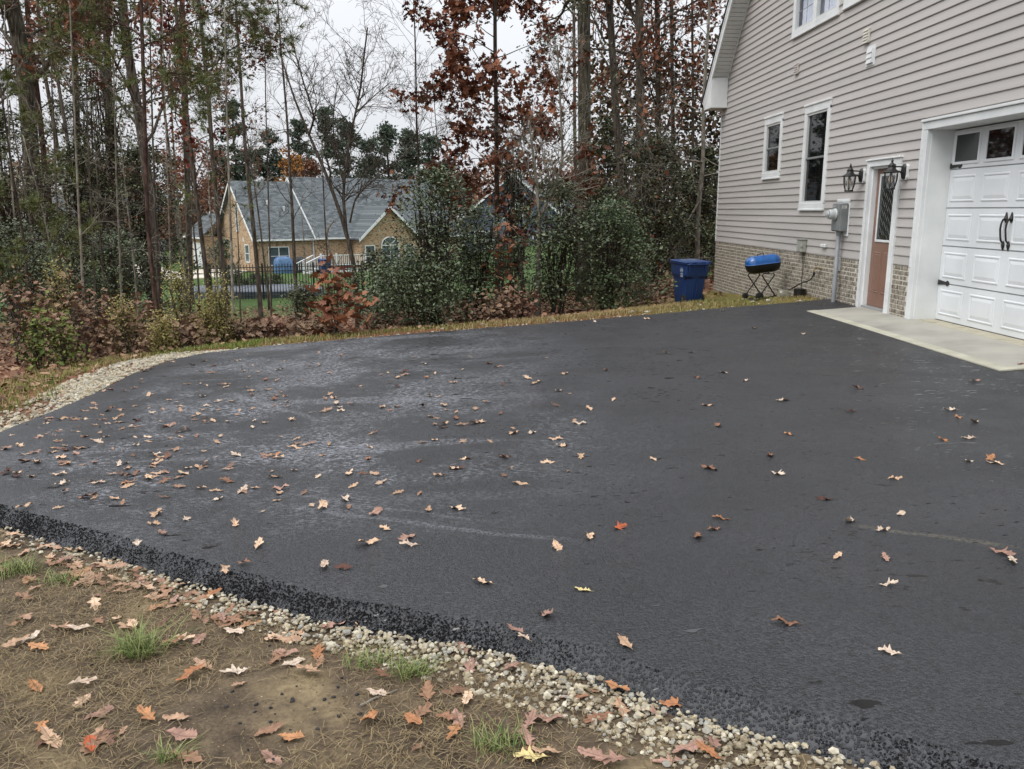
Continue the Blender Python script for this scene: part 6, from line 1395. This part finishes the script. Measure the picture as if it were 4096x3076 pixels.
def far_drive():
    m = mat('pale_drive', [(176,168,152),(200,192,176)], .9, scale=2)
    P = [at(905, 1062, 66), at(760, 1080, 58), at(700, 1078, 58), at(600, 1050, 62), at(530, 1030, 75)]
    Wd = [2.2, 2.6, 2.2, 1.6, 1.5]
    t = np.linspace(0, 4, 30); C = np.stack([np.interp(t, range(5), [p[k] for p in P]) for k in range(2)], 1); w = np.interp(t, range(5), Wd)
    for _ in range(4): C[1:-1] = C[1:-1]*.5+(C[:-2]+C[2:])*.25
    d = unit(np.gradient(C, axis=0)); n_ = np.stack([-d[:, 1], d[:, 0]], 1); L_, R_ = C+n_*w[:, None], C-n_*w[:, None]
    zz = np.maximum(zt(L_[:, 0], L_[:, 1]), zt(R_[:, 0], R_[:, 1]))+.06
    b = MB(); b.loft([[(*L_[i], zz[i]), (*R_[i], zz[i]), (*R_[i], zz[i]-.3), (*L_[i], zz[i]-.3)] for i in range(30)]); struct(b.build('neighbour_driveway', m, auto=40))
    p = at(655, 1046, 60); z0_ = float(zt(p[0], 60)); r = empty('mailbox', (p[0], 60, z0_)); tag(r, 'black mailbox on post beside the pale curved driveway', 'mailbox')
    MB().box(p[0]-.05, p[0]+.05, 59.95, 60.05, z0_-.2, z0_+1.05).build('post', M_BLACK, r); MB().loft([[(p[0]-.3*sx, 60+y*.13, z0_+1.06+z_*.24) for y, z_ in ((-1,0),(1,0),(1,.6),(.6,1),(-.6,1),(-1,.6))] for sx in (1, -1)]).build('box', M_BLACK, r)
far_drive()

# ================================================================== FALLEN OAK LEAVES
def leaf_shapes():
    rng = np.random.default_rng(91); out_ = []
    def lobes(L, pet=.14):
        o = [(0, .009), (pet*.6, .009), (pet, .02)]
        for (t, w, si) in L: o += [(t-.035, w*.72), (t-.005, w*.97), (t+.03, w*.86), (t+.06, si)]
        return o+[(.94, .075), (.98, .045), (1.0, .0)]
    outl = [lobes([(.24,.11,.06),(.40,.21,.09),(.57,.26,.10),(.75,.18,.08)]), lobes([(.22,.14,.08),(.37,.23,.11),(.54,.22,.11),(.70,.17,.09),(.84,.11,.07)], .10), lobes([(.30,.12,.06),(.48,.25,.09),(.68,.22,.08)], .18), lobes([(.22,.14,.11),(.35,.20,.15),(.48,.22,.16),(.61,.21,.15),(.74,.17,.12),(.86,.12,.09)], .10)]
    for q in range(12):
        O = outl[q % 4]; curl = [.10,.45,-.25,.8,.25,.6,-.1,.3,1.0,.2,.5,.15][q]; fold = [.2,.5,.25,.7,.35,.15,.4,.3,.5,.25,.6,.1][q]; tw = rng.normal(0, .35)
        V = []; L_ = []; R_ = []; Mi = []
        for (t, w) in O:
            jl, jr = w*rng.uniform(.8, 1.15), w*rng.uniform(.8, 1.15)
            dz = lambda x, y: curl*.35*(x-.45)**2+fold*abs(y)*.55+.09*math.sin(x*11+q*1.7)*abs(y)*3+tw*y*(x-.4)
            Mi.append(len(V)); V.append((t, 0, dz(t, 0))); L_.append(len(V)); V.append((t+.2*jl, jl, dz(t, jl))); R_.append(len(V)); V.append((t+.2*jr, -jr, dz(t, -jr)))
        V = np.array(V); V[:, 2] -= V[:, 2].min(); V[:, 0] -= .5
        Fc = []
        for i in range(len(O)-1): Fc += [(Mi[i], Mi[i+1], L_[i+1], L_[i]), (Mi[i], R_[i], R_[i+1], Mi[i+1])]
        st = MB().poly(V, Fc); out_.append((st, curl))
    return out_
def leafmat(name, cols):
    m = mat(name, cols, .6, by='object', scale=48, detail=6, spec=.3, bump=.0015, bscale=80)
    n = m.node_tree.nodes; l = m.node_tree.links; b = n['Principled BSDF']; src = b.inputs['Base Color'].links[0].from_socket if b.inputs['Base Color'].links else None
    tc_ = n.new('ShaderNodeTexCoord'); sx = n.new('ShaderNodeSeparateXYZ'); l.new(tc_.outputs['Object'], sx.inputs[0])
    def mt(op, a, bv):
        x = n.new('ShaderNodeMath'); x.operation = op; l.new(a, x.inputs[0])
        if bv is None: return x.outputs[0]
        if isinstance(bv, (int, float)): x.inputs[1].default_value = bv
        else: l.new(bv, x.inputs[1])
        return x.outputs[0]
    def mr_(a, i0, i1, o0, o1):
        r = n.new('ShaderNodeMapRange')
        for k, v in enumerate((i0, i1, o0, o1)): r.inputs[k+1].default_value = v
        l.new(a, r.inputs[0]); return r.outputs[0]
    ay = mt('ABSOLUTE', sx.outputs['Y'], None)
    rib = mr_(ay, .008, .02, .62, 1.0)
    side = mt('SINE', mt('MULTIPLY', mt('SUBTRACT', sx.outputs['X'], mt('MULTIPLY', ay, .9)), 42), None)
    sv = mr_(side, .75, 1.0, 1.0, .80)
    edge = mr_(ay, .12, .40, 1.0, .74)
    f = mt('MULTIPLY', mt('MULTIPLY', rib, sv), edge)
    v = n.new('ShaderNodeVectorMath'); v.operation = 'SCALE'; l.new(f, v.inputs['Scale'])
    if src: l.new(src, v.inputs[0])
    else: v.inputs[0].default_value = b.inputs['Base Color'].default_value[:3]
    l.new(v.outputs[0], b.inputs['Base Color'])
    return m
LC = {'tan': leafmat('leaf_tan', [(160,128,102),(186,154,126),(204,174,146)]), 'pale': leafmat('leaf_pale', [(176,154,134),(198,180,162)]), 'brown': leafmat('leaf_brown', [(108,74,55),(136,98,74)]),
      'pinkish': leafmat('leaf_pinkish', [(136,104,90),(160,126,110)]), 'orange': leafmat('leaf_orange', [(150,100,66),(174,126,86)]), 'dark': leafmat('leaf_dark', [(62,38,30),(92,56,42)]), 'yellowish': leafmat('leaf_yellowish', [(196,178,124)]), 'bright orange': leafmat('leaf_bright', [(164,82,48)])}
SH = leaf_shapes(); LM = {}
def leaf_me(q, c):
    if (q, c) not in LM: LM[(q, c)] = SH[q][0].mesh('oak_leaf', LC[c], smooth=True)
    return LM[(q, c)]
FULL = [(1045,1260,'tan'),(1262,1277,'yellowish'),(1180,1330,'pinkish'),(1112,1362,'pinkish'),(1133,1380,'pale'),(1350,1393,'tan'),(1700,1350,'brown'),(1925,1412,'pale'),(1917,1265,'pale'),(1912,1205,'pinkish'),(1810,1203,'tan'),(2160,1195,'pinkish'),(2185,1212,'pale'),(1905,1147,'pale'),(1945,1112,'pale'),(1835,1128,'pale'),(1560,1122,'orange'),(1545,1145,'brown'),(1507,1160,'brown'),(1337,1142,'bright orange'),(1275,1160,'tan'),(1205,1185,'tan'),
 (880,1162,'pinkish'),(885,1178,'pale'),(833,1143,'tan'),(795,1175,'tan'),(700,1222,'pale'),(745,1227,'dark'),(483,1233,'tan'),(530,1218,'brown'),(297,1175,'pale'),(352,1153,'pinkish'),(335,1133,'tan'),(340,1110,'tan'),(402,1123,'pale'),(508,1135,'tan'),(558,1180,'tan'),(697,1098,'tan'),(810,1110,'pinkish'),(925,1103,'tan'),(988,1100,'tan'),(747,1080,'pale'),(437,1055,'tan'),(605,1057,'pinkish'),(247,1078,'tan'),(188,1075,'brown'),(55,1095,'tan'),(358,1040,'brown'),(320,1033,'tan'),(280,1043,'orange'),(205,1000,'pinkish'),(258,1005,'pale'),(132,990,'tan'),(80,1000,'tan'),(15,1022,'dark'),(35,1030,'dark'),(45,965,'tan'),(10,972,'pinkish'),
 (1678,1025,'pale'),(1663,985,'brown'),(1855,993,'orange'),(1777,1080,'dark'),(2095,998,'pale'),(2138,993,'orange'),(2152,1003,'tan'),(2038,952,'orange'),(2095,948,'pale'),(2068,902,'orange'),(2105,912,'pale'),(2055,887,'pale'),(1930,1037,'tan'),(1530,1013,'brown'),(1410,992,'tan'),(1255,988,'tan'),(1185,1000,'tan'),(1090,990,'brown'),(1005,993,'tan'),(905,997,'brown'),(795,992,'orange'),(1212,965,'tan'),(1198,950,'tan'),(1112,936,'tan'),(1150,936,'pale'),(1250,916,'pale'),(1040,912,'tan'),(962,917,'tan'),(985,903,'brown'),(1550,920,'brown'),(1705,940,'orange'),(1838,890,'dark'),(1690,866,'pale'),(1528,877,'tan'),(1325,865,'tan'),(1272,883,'tan'),(1855,840,'brown'),(1612,823,'pale'),(1507,817,'brown'),(1565,806,'pale'),(1495,763,'tan'),(1440,763,'pale'),(1630,710,'tan'),(1735,723,'pale'),(1140,817,'tan'),(1085,830,'dark'),(1310,800,'brown'),(1220,808,'tan'),(1165,825,'tan'),(1205,845,'pale'),(980,827,'tan'),(855,835,'dark'),(870,805,'dark'),(597,823,'tan'),(1055,786,'dark'),(720,860,'tan'),(727,872,'pale'),(620,870,'tan'),(615,857,'orange'),(2107,824,'pinkish'),(2206,787,'brown'),(1560,672,'pale'),(1400,690,'tan'),(1285,695,'pale')]
def zone(x, y, asph):
    if asph:
        if x > 3.2 and y > 6.5: return 'near the concrete apron'
        if y > 9.5: return 'near the far grass verge' if x > -1.2 else 'at the far left bend of asphalt'
        if -sdist(np.array([x]), np.array([y]))[0] > -.7 and y < 5: return 'close to the near gravel edge'
        if x < -2.6: return 'beside the gravel strip at left'
        if y < 3.8: return 'on the dark asphalt in front' if x < 1 else 'on the dark asphalt at lower right'
        if x < -.6: return 'on the chalky left half of asphalt'
        if x < 1.6: return 'on the middle of the asphalt'
        return 'on the wet right half of asphalt'
    e = -sdist(np.array([x]), np.array([y]))[0]
    if e < .22: return 'on the pale gravel edge'
    return 'on soil at lower left corner' if x < -1.1 else ('on brown grass in front' if x < -.4 else 'on bare soil at bottom')
CNT = {}
def put_leaf(x, y, c, size, rng, asph, q=None):
    q = int(rng.integers(0, 12)) if q is None else q
    z = float(zf(x, y)) if asph else float(zt(x, y))
    lab = ('curled ' if SH[q][1] > .4 else 'flat ')+c+' oak leaf '+zone(x, y, asph)
    o = inst('oak_leaf', leaf_me(q, c), (x, y, z+.004+(0 if asph else rng.uniform(0, .02))), None, (rng.normal(0, .12), rng.normal(0, .12), rng.uniform(0, 6.28)), (size, size, size*(rng.uniform(1.0, 2.1) if asph else rng.uniform(.9, 1.6))))
    tag(o, lab, 'leaf', 'fallen oak leaves on the asphalt' if asph else 'fallen oak leaves on the soil strip'); return o
def fallen():
    rng = np.random.default_rng(95); n = 0
    for (a, b, c) in FULL:
        p = ground_hit(a*1.8517, b*1.8517, zf); put_leaf(p[0], p[1], c, rng.uniform(.085, .145), rng, True); n += 1
    ks = ['tan', 'pale', 'brown', 'pinkish', 'dark', 'orange']; pr = [.36, .2, .16, .14, .1, .04]
    k = 0
    while k < 105:
        px, py = rng.uniform(60, 1900), rng.uniform(1420, 2000)
        if rng.random() > np.interp(px, [0, 500, 900, 1300, 1900], [.9, 1, .75, .35, .12])*np.interp(py, [1400, 1500, 1750, 2000], [.55, 1, .8, .25]): continue
        p = ground_hit(px, py, zf)
        if sdist(p[0:1], p[1:2])[0] < .05: continue
        put_leaf(p[0], p[1], str(rng.choice(ks, p=pr)), rng.uniform(.065, .135), rng, True); k += 1
    # soil strip
    spec = [(365,2995,'bright orange'),(1170,2960,'orange'),(1080,3040,'pinkish'),(720,2960,'pinkish'),(590,2880,'orange'),(390,2870,'pinkish'),(330,2810,'tan'),(320,2750,'pale'),(150,2760,'orange'),(170,2920,'orange'),(210,2970,'tan'),(770,2710,'orange'),(945,2700,'pale'),(890,2480,'pinkish'),(930,2540,'pale'),(530,2510,'tan'),(700,2580,'brown'),(730,2570,'tan'),(800,2570,'pinkish'),(470,2480,'tan'),(380,2420,'tan'),(310,2530,'pale'),(130,2560,'pale'),(150,2600,'orange'),(60,2590,'tan'),(560,2330,'pinkish'),(600,2370,'tan'),(540,2300,'brown'),(200,2240,'tan'),(270,2250,'pinkish'),(300,2210,'tan'),(350,2190,'orange'),(60,2150,'tan'),(30,2180,'tan'),(420,2260,'tan'),(700,2410,'pinkish'),(800,2430,'tan'),(850,2390,'orange'),(1270,2620,'orange'),(1300,2520,'brown'),(1430,2500,'tan'),(1150,2620,'pinkish'),(1170,2660,'pale'),(1240,2700,'tan'),(1330,2520,'pinkish'),(1450,2510,'pale'),(1530,2720,'brown'),(1500,2780,'pale'),(1650,2900,'orange'),(1480,2890,'orange'),(1850,2600,'pinkish'),(1880,2680,'pinkish'),(2040,2690,'pinkish'),(1870,2800,'tan'),(1830,2880,'pinkish'),(1780,2880,'brown'),(1820,2930,'orange'),(2120,2900,'pinkish'),(2200,2890,'pinkish'),(2280,2800,'brown'),(2460,2770,'orange'),(2480,2840,'tan'),(2400,2880,'brown'),(2620,2860,'pinkish'),(2700,2840,'orange'),(2130,3040,'yellowish'),(2200,3030,'tan'),(2380,3050,'pinkish'),(2450,3060,'pinkish'),(2680,3050,'pinkish'),(2760,3010,'pinkish'),(2830,3030,'orange'),(2850,2980,'pinkish'),(2100,2960,'pinkish'),(1110,2550,'tan'),(1000,2470,'brown')]
    for (a, b, c) in spec:
        p = ground_hit(a, b); put_leaf(p[0], p[1], c, rng.uniform(.095, .135), rng, False); n += 1
    M = MB(); ps = []
    # the rest of the leaves: small scraps and piles caught along the edges
    for _ in range(170):
        px, py = rng.uniform(0, 2500), rng.uniform(2060, 3050); p = ground_hit(px, py); e = -sdist(p[0:1], p[1:2])[0]
        if e > .0 and rng.random() < np.interp(e, [0, .25, .8], [1, .55, .25])*np.interp(px, [0, 1200, 2500], [1, .6, .5]): ps.append(p)
    for _ in range(420):
        px, py = rng.uniform(0, 900), rng.uniform(1400, 1720); p = ground_hit(px, py); e = -sdist(p[0:1], p[1:2])[0]
        if 0 < e < .9: ps.append(p)
    for _ in range(75):
        px, py = rng.uniform(0, 1000), 0; py = np.interp(px, [0, 500, 1000], [2150, 2300, 2450])+rng.normal(20, 45); p = ground_hit(px, py)
        if sdist(p[0:1], p[1:2])[0] < -.02: ps.append(p)
    P = np.array(ps)+[0, 0, .008]
    tpl = [(np.concatenate(SH[q][0].V), np.concatenate(SH[q][0].F[4])) for q in range(12)]; k = rng.integers(0, 12, len(P))
    for q in range(12): leaf_mesh(M, P[k == q], .105, tpl[q], .9, rng, .25)
    A = []
    while len(A) < 230:
        px, py = rng.uniform(20, 2300), rng.uniform(1410, 2050)
        if rng.random() > np.interp(px, [0, 300, 900, 1300, 2300], [.8, 1, .8, .4, .15])*np.interp(py, [1400, 1470, 1700, 2050], [.8, 1, .8, .2]): continue
        p = ground_hit(px, py, zf)
        if sdist(p[0:1], p[1:2])[0] > .05: A.append(p+[0, 0, .004])
    A = np.array(A); k = rng.integers(0, 12, len(A)); M2 = MB()
    for q in range(12): leaf_mesh(M2, A[k == q], .085, tpl[q], .88, rng, .3)
    o = M2.build('small_fallen_leaves', mat('small_leaf', [(92,62,48),(140,108,84),(174,144,116),(120,86,66),(190,166,142)], .65, by='island', scale=60)); o['kind'] = 'stuff'; o['label'] = 'remaining small tan leaves strewn over the left asphalt'; o['category'] = 'leaves'
    o = M.build('leaf_scraps', mat('scrap_leaves', [(96,66,50),(136,102,78),(166,134,108),(120,88,70),(150,112,80)], .7, by='island', scale=60)); o['kind'] = 'stuff'; o['label'] = 'scattered leaf scraps caught in gravel and grass edges'; o['category'] = 'leaves'
fallen()

ORD = ['first','second','third','fourth','fifth','sixth','seventh','eighth','ninth','tenth','eleventh','twelfth','thirteenth','fourteenth','fifteenth','sixteenth','seventeenth','eighteenth']
def ordinals():
    g = {}
    for o in COL.objects:
        if o.parent is None and o.get('category') in ('leaf', 'rock'): g.setdefault(o['label'], []).append(o)
    for lab, L in g.items():
        if len(L) < 2: continue
        def pxx(o):
            p = np.array(o.location) if o['category'] == 'leaf' else np.array([o.bound_box[0][k] for k in range(3)]); v = p-CAM; return (v@RT)/(v@FW)
        L.sort(key=pxx)
        for i, o in enumerate(L): o['label'] = lab+(', leftmost such' if i == 0 else ', %s such from left' % ORD[i])
ordinals()
